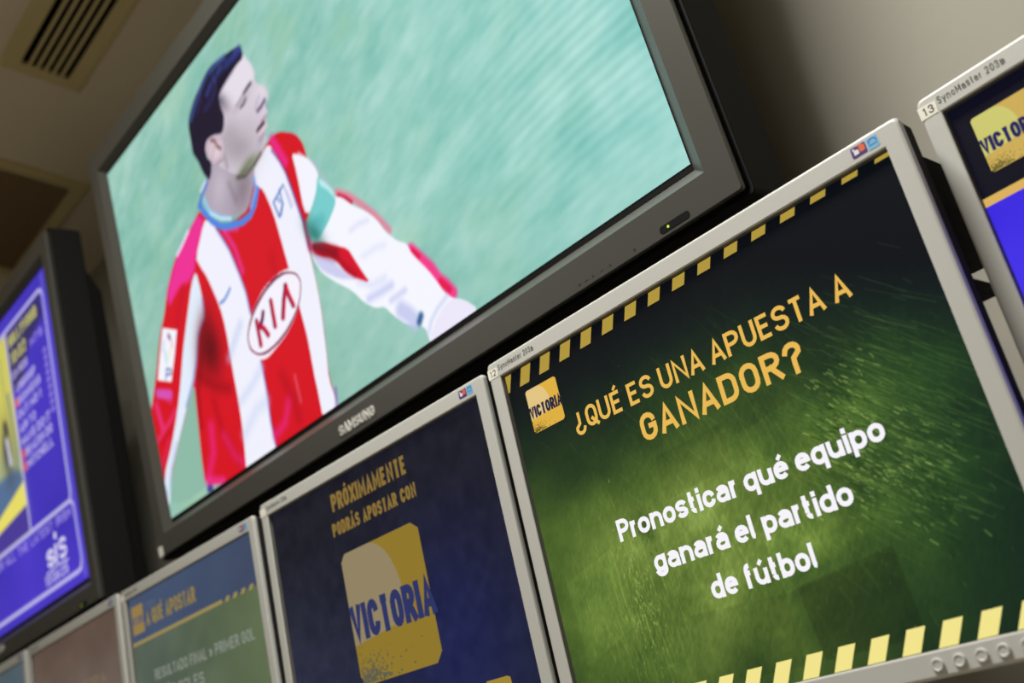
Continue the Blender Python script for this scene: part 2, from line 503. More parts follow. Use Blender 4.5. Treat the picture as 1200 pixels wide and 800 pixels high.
def build_tv_meshes():
    ms = {}
    bm = bmesh.new()
    ox0, ox1, oy0, oy1 = -TW - T_FS, TW + T_FS, -TH - T_FB, TH + T_FT
    out = lambda d, r: rrect(ox0 + d, ox1 - d, oy0 + d, oy1 - d, r)
    inn = lambda dx, dt, db: rrect(-TW - dx, TW + dx, -TH - db, TH + dt, .0008)
    loops = [L3(out(.0035, .003), -.004), L3(out(0, .0035), T_E - .004), L3(out(.0003, .0035), T_E - .0012), L3(out(.0014, .003), T_E),
             L3(inn(T_B, T_B, T_B + .003), T_E), L3(inn(T_B - .0006, T_B - .0006, T_B + .0024), T_E - .0005),
             L3(inn(.0004, .0045, .0062), -.0022), L3(inn(.0004, .0045, .0062), -.005)]
    add_loops(bm, loops, close=True)
    ms['frame'] = obj('frame', bm, M_TVF)
    bm = bmesh.new()
    e = .005
    o2 = lambda d, r, t=0: rrect(ox0 - e + d, ox1 + e - d, oy0 - e + d, oy1 + e - d - t, r)
    add_loops(bm, [L3(out(.005, .004), -.0035), L3(out(.0005, .004), -.0035), L3(out(-.0022, .0045), .0005), L3(o2(.0004, .005), .0008), L3(o2(0, .005), -.001), L3(o2(.001, .006), -.058),
                   L3(o2(.004, .008), -.061), L3(o2(.012, .01, .06), -.061), L3(o2(.02, .01, .1), -.092), L3(o2(.06, .01, .12), -.1)], cap0=True, cap1=True)
    ms['back_shell'] = obj('back_shell', bm, M_TVB)
    bm = bmesh.new()
    add_box(bm, -.2, .2, -.2, .2, -.106, -.1)
    for s in (-1, 1):
        add_box(bm, s * .15 - .02, s * .15 + .02, -.22, .22, -.118, -.105)
    add_box(bm, -.05, .05, -.09, .01, -.17, -.117)
    ms['wall_mount'] = obj('wall_mount', bm, M_STEEL)
    bm = bmesh.new()
    add_text(bm, 'S\u039bMSUNG', -.0445, .0345, -.3567, .0125, .0026, T_E - .0003, .0016, gap=.0017)
    ms['lettering'] = obj('lettering', bm, M_CHROME)
    ms['lettering']['label'] = 'raised silver letters on the lower frame'
    bm = bmesh.new()
    add_poly(bm, rrect(.505, .541, -.3605, -.3535, .0034), T_E - .0005, .0009)
    ms['indicator_window'] = obj('indicator_window', bm, M_BLACK)
    bm = bmesh.new()
    add_poly(bm, [(.5155 + .0013 * math.cos(a * math.pi / 6), -.357 + .0013 * math.sin(a * math.pi / 6)) for a in range(12)], T_E + .0003, .0004)
    ms['power_light'] = obj('power_light', bm, M_LED, ms['indicator_window'])
    ms['power_light']['label'] = 'small yellow-green power light'
    for i, x in enumerate((.3967, .406, .416, .428, .4394, .4719)):
        bm = bmesh.new()
        if i in (1, 3):
            add_strip(bm, [(x - .002, -.3586), (x + .002, -.3578)], .0006, T_E + .0001, .0002)
        else:
            add_strip(bm, [(x - .0016, -.3582), (x + .0016, -.3582)], .0007, T_E + .0001, .0002)
            add_strip(bm, [(x, -.3598), (x, -.3566)], .0007, T_E + .0001, .0002)
        ms['button_mark%d' % i] = obj('button_mark', bm, M_INK)
    return ms

TVM = build_tv_meshes()
_used = set()
def part(store, key, parent, name=None):
    """first use moves the prototype part under its thing, later uses are copies"""
    src = store[key]
    if id(src) not in _used:
        _used.add(id(src))
        o = src
    else:
        o = src.copy()
        C.objects.link(o)
    o.parent = parent
    o.matrix_parent_inverse = Matrix()
    return o

def television(key, label):
    t = thing('television', label, 'television', pose(key), 'televisions above the row of monitors')
    for k in ('frame', 'back_shell', 'wall_mount', 'lettering', 'indicator_window') + tuple('button_mark%d' % i for i in range(6)):
        part(TVM, k, t)
    part(TVM, 'power_light', [c for c in t.children if c.name.startswith('indicator_window')][0])
    return t

# --- the big television with the football picture
PLAYER = [
    ('l',(240,120,150),[(55.8,-62.9),(77.2,-79.8),(98.2,-104.8),(114.4,-125.5),(124.5,-141.5),(135.2,-160.0)],8.75,4.05,0.8),
    ('l',(200,20,60),[(57.4,-68.8),(69.4,-79.1),(78.7,-90.4)],7.0,2.7,0.9),
    ('l',(245,60,140),[(162.6,-200.3),(174.4,-217.4),(187.8,-237.3),(193.2,-251.8),(203.7,-265.5),(211.0,-278.5)],15.75,4.05,1),
    ('l',(225,20,70),[(165.1,-202.7),(172.7,-213.3)],7.0,2.7,0.9),
    ('l',(225,15,60),[(197.1,-258.0),(207.2,-272.5)],8.75,2.7,0.8),
    ('p',(245,246,255),[(40.1,-55.4),(50.3,-66.0),(63.2,-74.5),(79.0,-94.2),(101.6,-115.0),(116.6,-133.8),(128.3,-158.7),(143.7,-178.2),(158.6,-189.3),(162.5,-204.7),(182.9,-237.0),(191.7,-255.4),(198.0,-271.3),(208.7,-283.8),(225.1,-293.6),(242.9,-313.2),(213.1,-328.5),(154.5,-326.1),(152.9,-310.5),(151.6,-293.9),(130.7,-282.4),(118.2,-274.6),(101.2,-255.8),(89.8,-239.3),(73.4,-234.0),(55.0,-218.6),(36.7,-192.4),(7.1,-166.2),(-14.9,-143.3),(-26.2,-119.1),(-25.9,-97.9),(-0.9,-75.7)],1.8,1),
    ('p',(236,232,250),[(205.7,-283.4),(227.3,-295.6),(242.9,-313.2),(213.1,-328.5),(154.5,-326.1),(152.9,-310.5),(171.2,-295.2),(189.7,-286.6)],2,1),
    ('l',(205,212,240),[(200.1,-277.6),(179.4,-283.9),(164.2,-292.0),(154.6,-302.7)],5.25,4.05,0.8),
    ('l',(190,196,238),[(118.7,-257.1),(128.5,-267.2),(137.1,-279.8)],21.0,6.75,0.8),
    ('l',(170,178,232),[(105.0,-238.5),(119.5,-238.5),(133.8,-238.6)],7.0,5.4,0.5),
    ('l',(185,190,240),[(65.2,-217.5),(90.6,-220.3),(112.3,-221.6)],8.75,6.75,0.7),
    ('l',(205,210,245),[(54.1,-188.9),(78.2,-205.2),(103.3,-208.1)],8.75,6.75,0.5),
    ('l',(200,205,240),[(63.1,-122.0),(82.7,-122.7),(100.2,-127.3)],7.0,5.4,0.4),
    ('l',(205,210,245),[(74.8,-163.8),(102.6,-166.2),(119.2,-171.3)],7.0,6.75,0.4),
    ('l',(30,80,130),[(149.5,-278.9),(143.9,-284.0)],8.75,4.05,0.9),
    ('p',(205,205,240),[(-25.9,-97.9),(-15.0,-118.5),(10.1,-134.8),(33.5,-167.0),(50.5,-183.6),(18.7,-168.2),(-12.2,-142.2),(-24.4,-120.0)],3,1),
    ('p',(215,10,40),[(-23.2,-96.8),(1.4,-105.7),(22.2,-121.4),(49.2,-140.1),(56.9,-159.5),(65.6,-180.5),(74.6,-200.0),(50.9,-182.7),(33.9,-166.1),(22.1,-145.8),(10.5,-133.8),(-8.3,-123.1),(-20.8,-111.8)],1.8,1),
    ('l',(120,0,22),[(-17.3,-103.6),(2.3,-118.6),(21.3,-133.2)],15.75,8.1,0.75),
    ('l',(130,0,30),[(25.6,-142.6),(36.5,-160.1),(50.9,-178.0)],7.0,5.4,0.5),
    ('p',(214,18,34),[(-278.0,93.1),(-293.4,85.1),(-327.7,76.5),(-370.6,64.1),(-400.9,45.9),(-427.8,21.1),(-449.6,-6.5),(-475.5,-28.1),(-503.1,-69.0),(-539.6,-114.3),(-564.1,-139.4),(-567.9,-211.9),(-563.8,-256.7),(-554.3,-288.2),(-526.8,-254.4),(-416.6,-208.2),(-421.7,-261.6),(-425.2,-297.1),(-369.6,-313.7),(-278.0,-335.7),(-174.4,-321.4),(-49.7,-317.1),(-49.8,-307.8),(-52.9,-271.3),(-42.7,-227.8),(-33.8,-177.3),(-30.6,-129.4),(-29.1,-95.0),(-25.2,-65.2),(-10.8,-57.7),(13.7,14.8),(12.0,36.8),(0.7,58.2),(-35.7,83.3),(-62.0,84.3),(-87.4,77.5),(-114.7,67.2),(-144.2,22.9),(-200.4,28.1),(-245.9,52.4)],1.8,1),
    ('p',(142,186,168),[(-396.4,-140.3),(-433.5,-169.7),(-486.4,-212.7),(-524.1,-248.2),(-553.2,-285.7),(-503.6,-303.8),(-412.9,-302.4),(-424.7,-295.9),(-420.1,-258.0),(-407.3,-193.6)],2,1),
    ('p',(238,48,150),[(-282.5,89.6),(-270.8,68.6),(-316.8,30.9),(-326.5,15.3),(-348.8,5.7),(-376.7,13.2),(-400.9,8.4),(-427.7,-1.5),(-427.8,21.1),(-398.2,44.6),(-367.5,64.0),(-327.7,76.5)],6,1),
    ('l',(200,10,40),[(-374.6,3.4),(-406.2,-26.2),(-430.2,-59.8)],14.0,8.1,0.7),
    ('l',(240,60,150),[(-532.3,-129.0),(-525.8,-168.3)],12.25,8.1,0.8),
    ('l',(240,70,160),[(-545.5,-183.1),(-500.3,-170.4),(-470.1,-160.0)],8.75,6.75,0.6),
    ('l',(235,60,150),[(-550.2,-225.1),(-511.1,-195.4)],7.0,5.4,0.5),
    ('l',(180,8,30),[(-542.4,-191.5),(-505.7,-182.9)],7.0,5.4,0.4),
    ('l',(225,70,160),[(-505.1,-120.3),(-481.3,-141.3)],10.5,5.4,0.5),
    ('l',(215,90,200),[(-518.9,-113.4),(-479.8,-130.2)],15.75,4.05,0.85),
    ('p',(240,241,253),[(-371.1,62.8),(-353.4,67.3),(-323.0,80.0),(-311.9,84.6),(-326.6,78.9),(-345.6,70.8)],1.2,1),
    ('l',(235,225,245),[(-371.1,62.8),(-349.2,69.7),(-323.0,80.0)],6.12,2.03,1),
    ('p',(226,238,252),[(-324.5,12.9),(-344.8,0.9),(-377.4,-39.3),(-411.5,-82.5),(-440.6,-128.3),(-467.1,-164.0),(-505.3,-204.6),(-551.4,-243.5),(-568.3,-298.1),(-549.6,-292.5),(-527.4,-248.5),(-486.4,-212.7),(-433.0,-168.4),(-395.1,-140.8),(-371.7,-110.8),(-354.0,-80.1),(-324.6,-63.3),(-321.5,-21.9)],1.5,1),
    ('l',(120,140,215),[(-321.7,-36.1),(-328.1,-64.6),(-355.8,-80.7),(-375.3,-112.1),(-399.0,-139.2),(-435.6,-167.4)],5.25,3.38,0.75),
    ('l',(175,195,235),[(-491.4,-209.5),(-524.2,-241.0),(-548.9,-275.7)],7.0,5.4,0.6),
    ('p',(60,70,140),[(-417.0,-298.4),(-402.3,-304.5),(-403.8,-314.7),(-425.1,-310.6)],2,1),
    ('b',(95,6,18),[(-329.3,-114.8),(-296.4,-117.8),(-327.2,-69.3)],0.9,0),
    ('b',(110,8,18),[(-344.9,-96.8),(-326.2,-107.7),(-375.4,-140.3)],0.6,0),
    ('l',(150,6,20),[(-380.5,-138.2),(-341.8,-170.5),(-300.2,-191.1)],14.0,10.8,0.6),
    ('l',(120,5,20),[(-401.2,-213.9),(-390.8,-162.2),(-360.1,-118.5)],7.0,6.75,0.5),
    ('l',(165,6,26),[(-350.8,-191.6),(-341.7,-249.0),(-313.9,-298.2)],10.5,10.8,0.5),
    ('l',(238,40,140),[(-411.4,-292.1),(-381.1,-261.9),(-373.4,-224.1)],15.75,12.15,0.75),
    ('l',(235,40,130),[(-341.7,-249.0),(-320.8,-289.3),(-293.3,-311.6)],12.25,9.45,0.6),
    ('l',(240,50,150),[(-412.9,-295.7),(-368.1,-310.2)],12.25,6.75,0.8),
    ('p',(240,241,253),[(-269.8,70.9),(-316.8,30.9),(-309.6,12.8),(-295.6,-12.8),(-277.6,-70.8),(-274.9,-106.6),(-278.3,-152.9),(-280.2,-176.3),(-282.3,-224.7),(-288.8,-270.6),(-302.8,-327.6),(-212.0,-320.5),(-210.6,-306.1),(-210.0,-276.3),(-202.2,-232.5),(-201.6,-187.7),(-204.5,-147.2),(-200.2,-113.2),(-199.9,-82.5),(-206.8,-49.2),(-219.2,-2.8),(-241.4,42.8),(-260.3,65.9)],1.3,1),
    ('l',(110,95,200),[(-241.9,41.6),(-219.7,-4.0),(-207.2,-50.4),(-200.4,-83.6),(-200.7,-114.4)],4.2,2.43,0.7),
    ('l',(110,95,200),[(-200.4,-190.7),(-203.2,-232.0),(-210.0,-276.3),(-210.4,-311.2)],4.2,2.43,0.7),
    ('l',(190,205,240),[(-282.9,-150.9),(-252.3,-130.2),(-233.8,-118.2)],14.0,9.45,0.55),
    ('l',(195,208,242),[(-275.3,-220.8),(-234.4,-210.7),(-203.2,-197.3)],12.25,9.45,0.5),
    ('l',(200,212,244),[(-285.6,-269.2),(-239.9,-247.3),(-209.3,-246.2)],15.75,12.15,0.5),
    ('l',(70,115,200),[(-273.9,-65.5),(-263.1,-66.4),(-250.5,-62.7),(-240.2,-57.9)],4.55,2.43,0.9),
    ('p',(240,241,253),[(-63.4,81.1),(-87.9,76.4),(-115.2,66.1),(-115.6,41.4),(-101.3,30.6),(-90.0,-14.7),(-86.6,-62.8),(-84.4,-101.5),(-82.8,-135.5),(-80.7,-170.5),(-79.5,-207.0),(-81.8,-232.9),(-84.1,-258.6),(-84.9,-285.9),(-87.5,-316.9),(-47.9,-317.8),(-49.8,-307.8),(-54.7,-275.3),(-45.3,-238.7),(-33.8,-177.3),(-30.6,-129.4),(-30.5,-93.0),(-28.0,-61.2),(-34.9,-8.1),(-41.3,26.0),(-51.6,57.6)],1.3,1),
    ('l',(80,50,150),[(-59.4,67.7),(-47.6,44.4),(-40.3,22.7),(-35.3,-9.2),(-28.4,-62.2),(-29.5,-96.0)],3.85,2.16,0.75),
    ('l',(180,40,90),[(-25.2,-65.2),(-26.8,-100.0)],10.5,4.05,0.8),
    ('l',(245,225,240),[(-128.1,-240.8),(-128.0,-277.6)],5.25,4.05,0.3),
    ('l',(130,100,190),[(-45.1,-292.1),(-51.5,-311.8)],5.25,3.38,0.8),
    ('l',(236,60,165),[(-222.3,28.4),(-203.6,-10.8),(-197.0,-51.3)],8.75,5.4,0.8),
    ('l',(230,70,180),[(-221.8,29.6),(-185.8,11.9)],7.0,4.05,0.7),
    ('l',(235,40,140),[(-204.8,-298.2),(-175.2,-290.4),(-155.7,-266.9)],12.25,9.45,0.7),
    ('l',(170,8,30),[(-158.0,-228.6),(-141.7,-272.3),(-140.9,-297.0)],14.0,12.15,0.5),
    ('l',(180,10,30),[(-117.3,-66.8),(-117.3,-106.2)],15.75,12.15,0.35),
    ('l',(240,40,150),[(-53.3,81.8),(-44.0,58.4),(-35.2,34.5)],12.25,6.75,0.9),
    ('l',(236,235,250),[(-2.9,28.6),(7.9,16.9)],5.25,2.7,0.7),
    ('p',(243,244,254),[(-17.1,38.4),(1.6,23.3),(17.7,8.5),(26.1,-8.0),(28.2,-23.3),(17.6,-37.7),(4.4,-48.1),(-10.8,-57.7),(-20.8,-49.7),(-16.5,7.6)],1.5,1),
    ('l',(190,185,210),[(18.2,9.5),(27.8,-9.0),(35.5,-31.4),(50.3,-56.1)],4.38,2.7,0.6),
    ('p',(120,205,205),[(25.1,-25.4),(34.2,-34.4),(49.9,-57.1),(49.4,-73.0),(42.5,-79.1),(23.2,-89.8),(7.9,-95.4),(-6.6,-99.1),(-18.7,-91.5),(-21.5,-77.4),(-15.2,-68.0),(-1.8,-57.4),(17.6,-37.7)],1.5,1),
    ('p',(190,238,240),[(26.9,-26.4),(35.9,-35.4),(49.9,-57.1),(49.4,-68.0),(38.4,-49.4),(25.1,-35.6)],3,1),
    ('b',(45,120,110),[(-11.6,-85.2),(6.2,-99.5),(-10.7,-67.9)],0.9,0),
    ('l',(70,165,165),[(-5.3,-75.8),(10.6,-79.3)],15.75,9.45,0.5),
    ('l',(110,200,200),[(24.7,-26.4),(16.3,-40.8),(-1.8,-57.4)],5.25,2.7,0.5),
    ('l',(70,105,185),[(-53.4,8.9),(-83.9,-0.7),(-78.1,-26.5),(-63.0,-13.5)],3.5,2.03,0.9),
    ('l',(95,130,200),[(-63.3,7.9),(-63.9,-15.7),(-73.3,-26.4)],3.85,2.16,0.8),
    ('l',(110,130,200),[(-73.8,0.4),(-67.9,-8.2)],5.25,2.7,0.6),
    ('l',(150,165,220),[(-51.4,7.8),(-46.3,-29.3)],3.15,2.03,0.7),
    ('l',(180,160,210),[(-47.1,-3.9),(-41.2,-28.2)],2.8,2.03,0.4),
    ('p',(244,244,252),[(-462.7,-21.7),(-417.7,-45.4),(-442.5,-81.0),(-467.9,-113.7),(-511.8,-93.1),(-488.0,-57.3)],1.3,0),
    ('l',(120,60,120),[(-448.2,-41.6),(-445.7,-47.1)],7.0,2.7,0.9),
    ('l',(240,150,170),[(-441.1,-55.1),(-444.3,-62.6)],4.38,2.7,0.8),
    ('l',(150,200,240),[(-465.8,-44.4),(-476.9,-54.6)],5.25,3.38,0.6),
    ('l',(235,225,150),[(-451.9,-65.2),(-461.7,-72.9)],5.25,3.38,0.6),
    ('l',(150,215,235),[(-469.6,-60.7),(-470.5,-78.1)],7.0,4.05,0.6),
    ('l',(80,100,170),[(-474.8,-88.1),(-484.1,-102.1)],3.5,1.76,0.9),
    ('l',(80,100,170),[(-474.8,-88.1),(-461.5,-95.1),(-464.2,-101.3),(-478.6,-96.9)],3.5,1.76,0.9),
    ('p',(247,238,250),[(-81.8,-102.8),(-69.2,-113.8),(-63.8,-126.0),(-65.3,-137.5),(-75.7,-153.8),(-96.9,-170.0),(-123.7,-181.6),(-154.1,-187.9),(-182.4,-192.2),(-200.4,-188.3),(-218.5,-175.1),(-225.6,-158.0),(-223.0,-142.9),(-205.3,-122.1),(-184.8,-110.3),(-156.2,-98.9),(-127.0,-95.7),(-100.8,-97.6)],1.0,1),
    ('p',(120,24,70),[(-82.9,-107.3),(-69.5,-116.5),(-64.1,-128.7),(-66.9,-139.1),(-76.1,-153.6),(-95.7,-168.2),(-122.5,-179.8),(-153.1,-185.7),(-184.4,-186.1),(-205.7,-178.8),(-221.4,-165.0),(-224.1,-149.9),(-219.1,-137.2),(-204.5,-122.5),(-182.8,-110.0),(-155.1,-100.7),(-125.9,-96.2),(-100.3,-99.5)],1.0,1),
    ('p',(246,242,253),[(-83.2,-110.0),(-71.8,-117.8),(-66.6,-128.6),(-68.6,-138.3),(-78.2,-152.6),(-97.6,-165.6),(-123.9,-176.1),(-155.6,-182.0),(-185.8,-181.8),(-204.6,-176.3),(-218.0,-164.0),(-221.2,-150.0),(-216.2,-138.4),(-201.3,-125.2),(-179.3,-114.1),(-151.8,-104.9),(-122.8,-101.7),(-98.9,-103.6)],1.0,1),
    ('l',(100,16,70),[(-190.5,-132.5),(-192.9,-167.8)],8.05,1.35,1),
    ('l',(100,16,70),[(-169.1,-128.9),(-175.2,-137.7),(-187.6,-144.4)],8.05,1.35,1),
    ('l',(100,16,70),[(-183.9,-142.4),(-175.4,-151.1),(-169.0,-163.2)],8.05,1.35,1),
    ('l',(100,16,70),[(-144.5,-122.4),(-147.9,-158.9)],8.05,1.35,1),
    ('l',(100,16,70),[(-101.4,-119.7),(-113.6,-135.6),(-124.9,-156.8)],8.05,1.35,1),
    ('l',(100,16,70),[(-102.7,-119.6),(-99.3,-135.2),(-94.4,-152.2)],8.05,1.35,1),
    ('l',(208,20,58),[(-188.3,-134.0),(-190.7,-169.3)],6.12,1.35,1),
    ('l',(208,20,58),[(-180.5,-144.4),(-173.4,-151.9),(-167.0,-164.0)],6.12,1.35,1),
    ('l',(208,20,58),[(-142.4,-123.9),(-145.8,-160.4)],6.12,1.35,1),
    ('l',(208,20,58),[(-99.4,-121.2),(-111.2,-137.2),(-122.5,-158.4)],6.12,1.35,1),
    ('l',(208,20,58),[(-100.3,-121.2),(-97.3,-136.6),(-92.4,-153.6)],6.12,1.35,1),
    ('p',(176,164,180),[(-228.7,139.2),(-211.3,152.7),(-176.5,134.9),(-121.1,76.5),(-115.1,60.5),(-125.3,42.8),(-148.9,24.0),(-189.9,33.7),(-229.8,56.7),(-252.6,83.6),(-257.0,100.7)],2,1),
    ('b',(132,118,128),[(-150.4,56.9),(-130.4,42.9),(-171.7,32.3)],0.75,0),
    ('b',(200,190,204),[(-207.7,95.0),(-188.5,81.2),(-228.1,67.3)],0.7,0),
    ('l',(120,108,118),[(-181.6,84.5),(-174.0,51.8)],8.75,6.75,0.4),
    ('l',(80,135,225),[(-272.5,98.9),(-267.1,84.1),(-249.0,58.4),(-228.9,39.0),(-206.4,27.1),(-168.9,14.1),(-145.9,12.8),(-129.7,20.5),(-115.0,37.0)],10.5,2.43,1),
    ('l',(150,205,245),[(-258.9,103.2),(-250.0,76.3),(-228.0,54.3),(-197.5,35.0)],6.12,2.43,0.95),
    ('l',(205,235,250),[(-249.2,71.5),(-224.4,49.5),(-197.5,35.0)],3.85,2.03,0.9),
    ('l',(130,175,240),[(-116.5,57.2),(-119.1,39.3),(-139.0,22.8)],7.0,2.43,0.9),
    ('l',(90,120,205),[(-240.2,119.3),(-258.2,111.7),(-276.0,97.9)],8.75,2.43,0.9),
    ('l',(225,240,250),[(-244.4,123.1),(-261.9,116.7)],5.25,2.43,0.9),
    ('p',(214,204,216),[(-72.8,237.4),(-70.6,230.1),(-58.9,209.0),(-55.7,192.5),(-59.8,185.3),(-57.4,176.5),(-40.4,157.6),(-35.8,145.4),(-39.3,139.3),(-47.9,137.2),(-47.6,129.3),(-48.0,122.6),(-56.5,116.8),(-55.9,106.7),(-63.8,103.3),(-64.6,90.0),(-72.3,83.6),(-86.9,78.6),(-109.3,73.8),(-138.4,72.5),(-171.3,95.7),(-209.5,136.9),(-201.5,169.0),(-175.3,189.9),(-157.7,230.9),(-119.1,242.5)],1.6,1),
    ('p',(230,223,234),[(-73.7,235.2),(-59.3,207.9),(-58.1,192.7),(-66.9,184.3),(-84.9,184.6),(-109.2,177.3),(-137.6,186.8),(-152.2,210.9),(-132.4,224.6),(-103.2,228.8)],5,1),
    ('b',(228,220,232),[(-52.8,157.9),(-43.0,145.9),(-65.5,152.0)],0.8,0),
    ('b',(150,140,150),[(-149.1,198.5),(-133.3,184.0),(-160.2,192.3)],0.8,0),
    ('b',(104,98,118),[(-158.1,210.2),(-147.6,202.0),(-168.8,205.1)],0.8,0),
    ('b',(160,150,160),[(-134.6,118.4),(-89.2,91.1),(-150.6,93.7)],0.8,0),
    ('b',(168,158,166),[(-154.4,147.7),(-128.8,132.0),(-169.7,125.0)],0.6,0),
    ('b',(196,186,196),[(-99.0,127.9),(-74.7,112.9),(-109.8,114.8)],0.6,0),
    ('b',(176,166,182),[(-79.8,95.1),(-72.4,89.2),(-89.1,85.4)],0.6,0),
    ('b',(120,130,100),[(-118.2,83.2),(-97.8,76.8),(-131.3,76.9)],0.85,0),
    ('b',(92,100,66),[(-138.1,79.4),(-122.0,74.3),(-147.9,75.2)],0.8,0),
    ('l',(70,66,60),[(-86.9,78.6),(-109.3,73.8),(-136.3,71.3),(-156.4,80.1)],5.25,4.05,0.8),
    ('l',(150,132,150),[(-174.5,152.6),(-178.5,130.2),(-176.6,108.9)],7.0,5.4,0.6),
    ('l',(84,72,80),[(-71.7,185.2),(-82.4,184.4),(-92.5,182.4)],5.95,2.97,1),
    ('l',(150,138,146),[(-94.0,181.9),(-105.7,179.4),(-117.5,176.8)],5.95,3.51,0.7),
    ('b',(168,156,180),[(-98.9,173.6),(-90.3,172.3),(-106.5,171.2)],0.95,0),
    ('l',(84,74,94),[(-91.5,172.4),(-98.6,168.3),(-109.0,168.5)],4.2,2.16,0.95),
    ('l',(186,176,190),[(-80.8,176.2),(-89.7,167.6)],4.38,4.05,0.6),
    ('l',(182,172,186),[(-115.2,169.6),(-129.9,173.1)],5.25,4.05,0.4),
    ('l',(82,62,98),[(-48.2,142.3),(-58.4,139.0),(-70.2,138.1)],5.25,2.97,0.95),
    ('l',(170,155,180),[(-58.6,156.1),(-69.4,148.9),(-74.2,143.5)],5.25,4.05,0.5),
    ('l',(150,136,160),[(-47.0,136.6),(-47.6,129.3)],3.5,2.7,0.6),
    ('l',(44,24,42),[(-62.7,114.5),(-71.8,113.9),(-81.1,112.7)],5.95,2.7,0.95),
    ('l',(170,120,150),[(-54.3,119.6),(-66.9,119.2)],4.38,2.7,0.7),
    ('l',(236,196,212),[(-58.5,107.0),(-69.9,106.5),(-79.6,107.5)],5.25,2.97,0.85),
    ('l',(150,138,156),[(-68.1,99.1),(-81.4,97.5)],5.25,4.05,0.6),
    ('p',(31,23,46),[(-72.8,237.4),(-75.4,246.6),(-81.9,253.3),(-93.0,258.8),(-106.5,262.2),(-122.9,266.0),(-138.4,269.1),(-156.4,273.8),(-172.3,273.8),(-190.4,269.1),(-208.2,262.4),(-221.7,258.9),(-233.5,252.6),(-251.0,240.5),(-257.4,229.1),(-259.0,214.6),(-259.9,198.4),(-261.5,184.1),(-257.5,175.6),(-250.4,160.9),(-245.3,141.5),(-239.0,128.9),(-231.7,118.8),(-223.0,125.6),(-215.3,140.2),(-225.4,153.6),(-223.5,171.8),(-211.9,178.3),(-193.4,174.4),(-170.0,163.0),(-160.6,171.9),(-155.1,184.6),(-159.5,203.7),(-157.3,218.6),(-146.2,224.8),(-134.0,227.2),(-118.8,230.4),(-104.8,231.4),(-88.4,232.0),(-78.2,230.9)],2.2,1),
    ('l',(44,58,130),[(-81.5,247.9),(-97.4,248.5),(-116.7,248.3)],14.0,5.4,0.9),
    ('l',(70,84,160),[(-78.5,248.7),(-90.8,251.3)],7.0,4.05,0.7),
    ('l',(62,92,160),[(-121.2,263.4),(-147.5,267.7),(-173.2,268.3),(-189.7,264.0),(-206.9,258.5),(-225.9,249.2),(-247.2,235.0)],8.75,5.4,0.85),
    ('l',(40,52,112),[(-110.9,248.8),(-142.7,252.4),(-169.8,249.3),(-187.2,242.6)],10.5,5.4,0.8),
    ('l',(20,16,36),[(-110.6,236.8),(-133.7,234.4),(-155.0,230.6)],12.25,6.75,0.7),
    ('l',(58,74,150),[(-135.4,256.5),(-148.1,253.1)],5.25,3.38,0.7),
    ('l',(60,74,150),[(-161.2,255.8),(-158.1,243.1)],5.25,3.38,0.6),
    ('l',(56,66,140),[(-173.0,248.5),(-188.2,240.2)],5.25,4.05,0.6),
    ('l',(50,50,110),[(-162.1,233.8),(-179.9,225.8),(-201.0,224.1)],8.75,6.75,0.6),
    ('l',(45,40,90),[(-209.7,245.0),(-226.3,234.2)],8.75,5.4,0.6),
    ('l',(80,40,84),[(-202.0,249.1),(-210.7,242.6)],4.38,2.7,0.4),
    ('l',(84,40,84),[(-161.8,241.1),(-172.6,236.1)],4.38,2.7,0.4),
    ('l',(20,14,32),[(-171.4,265.6),(-193.3,255.7)],5.25,4.05,0.5),
    ('l',(38,40,104),[(-85.7,250.7),(-79.4,243.5)],9.62,1.62,1),
    ('l',(66,74,160),[(-87.7,252.2),(-79.7,245.9)],3.5,1.62,0.9),
    ('p',(206,184,200),[(-176.4,161.1),(-170.1,149.9),(-175.4,134.2),(-185.0,128.2),(-196.4,127.7),(-210.5,134.5),(-220.8,150.9),(-225.5,167.1),(-218.1,177.6),(-203.5,177.7),(-188.8,171.7)],1.8,1),
    ('p',(222,204,212),[(-196.9,166.2),(-181.6,155.5),(-179.0,142.2),(-189.7,136.9),(-205.7,139.0),(-213.6,154.1),(-209.1,164.7)],3,1),
    ('l',(120,84,84),[(-203.2,171.5),(-194.6,164.8),(-190.9,153.7),(-183.4,144.8)],5.25,2.97,0.9),
    ('l',(190,150,150),[(-200.4,158.0),(-207.8,147.6)],6.12,4.05,0.5),
    ('l',(150,120,140),[(-185.5,127.1),(-201.4,129.2)],4.38,2.7,0.6),
]
tv = television('football', 'large dark grey television showing a footballer in a red and white striped shirt')
P = Picture(TW * 1000, TH * 1000, 660, 376)
n1 = vnoise(P.X, P.Y, 62, 27, 14, 1, 3); n2 = vnoise(P.X, P.Y, 220, 160, 0, 2, 2); n3 = vnoise(P.X, P.Y, 20, 9, 12, 3, 2)
n4 = vnoise(P.X, P.Y, 90, 50, 20, 9, 2)
t = np.clip(.5 + (n1 - .5) * .95 + (n2 - .5) * .5 + (n3 - .5) * .32, 0, 1)[..., None]
right = np.clip((P.X + 150) / 700, 0, 1)[..., None]
left = np.clip((-P.Y - P.X * .4 - 50) / 300, 0, 1)[..., None]
dark = np.array([124, 184, 167]) * (1 - right) + np.array([122, 194, 185]) * right
lite = np.array([172, 212, 199]) * (1 - right) + np.array([178, 225, 218]) * right
P.img = dark * (1 - t) + lite * t
P.img = P.img * (1 - left * .4) + np.array([152, 188, 170]) * left * .4
warm = np.clip((n4 - .55) * 3, 0, 1)[..., None] * (1 - right) * .45
P.img = P.img * (1 - warm) + np.array([158, 200, 160]) * warm
moire = np.sin((P.Y + .12 * P.X + .0004 * (P.X - 700) ** 2) / 2.1)
mz = np.exp(-(((P.X - 480) / 150) ** 2 + ((P.Y + 150) / 130) ** 2))
P.img += (moire * mz * 6)[..., None]
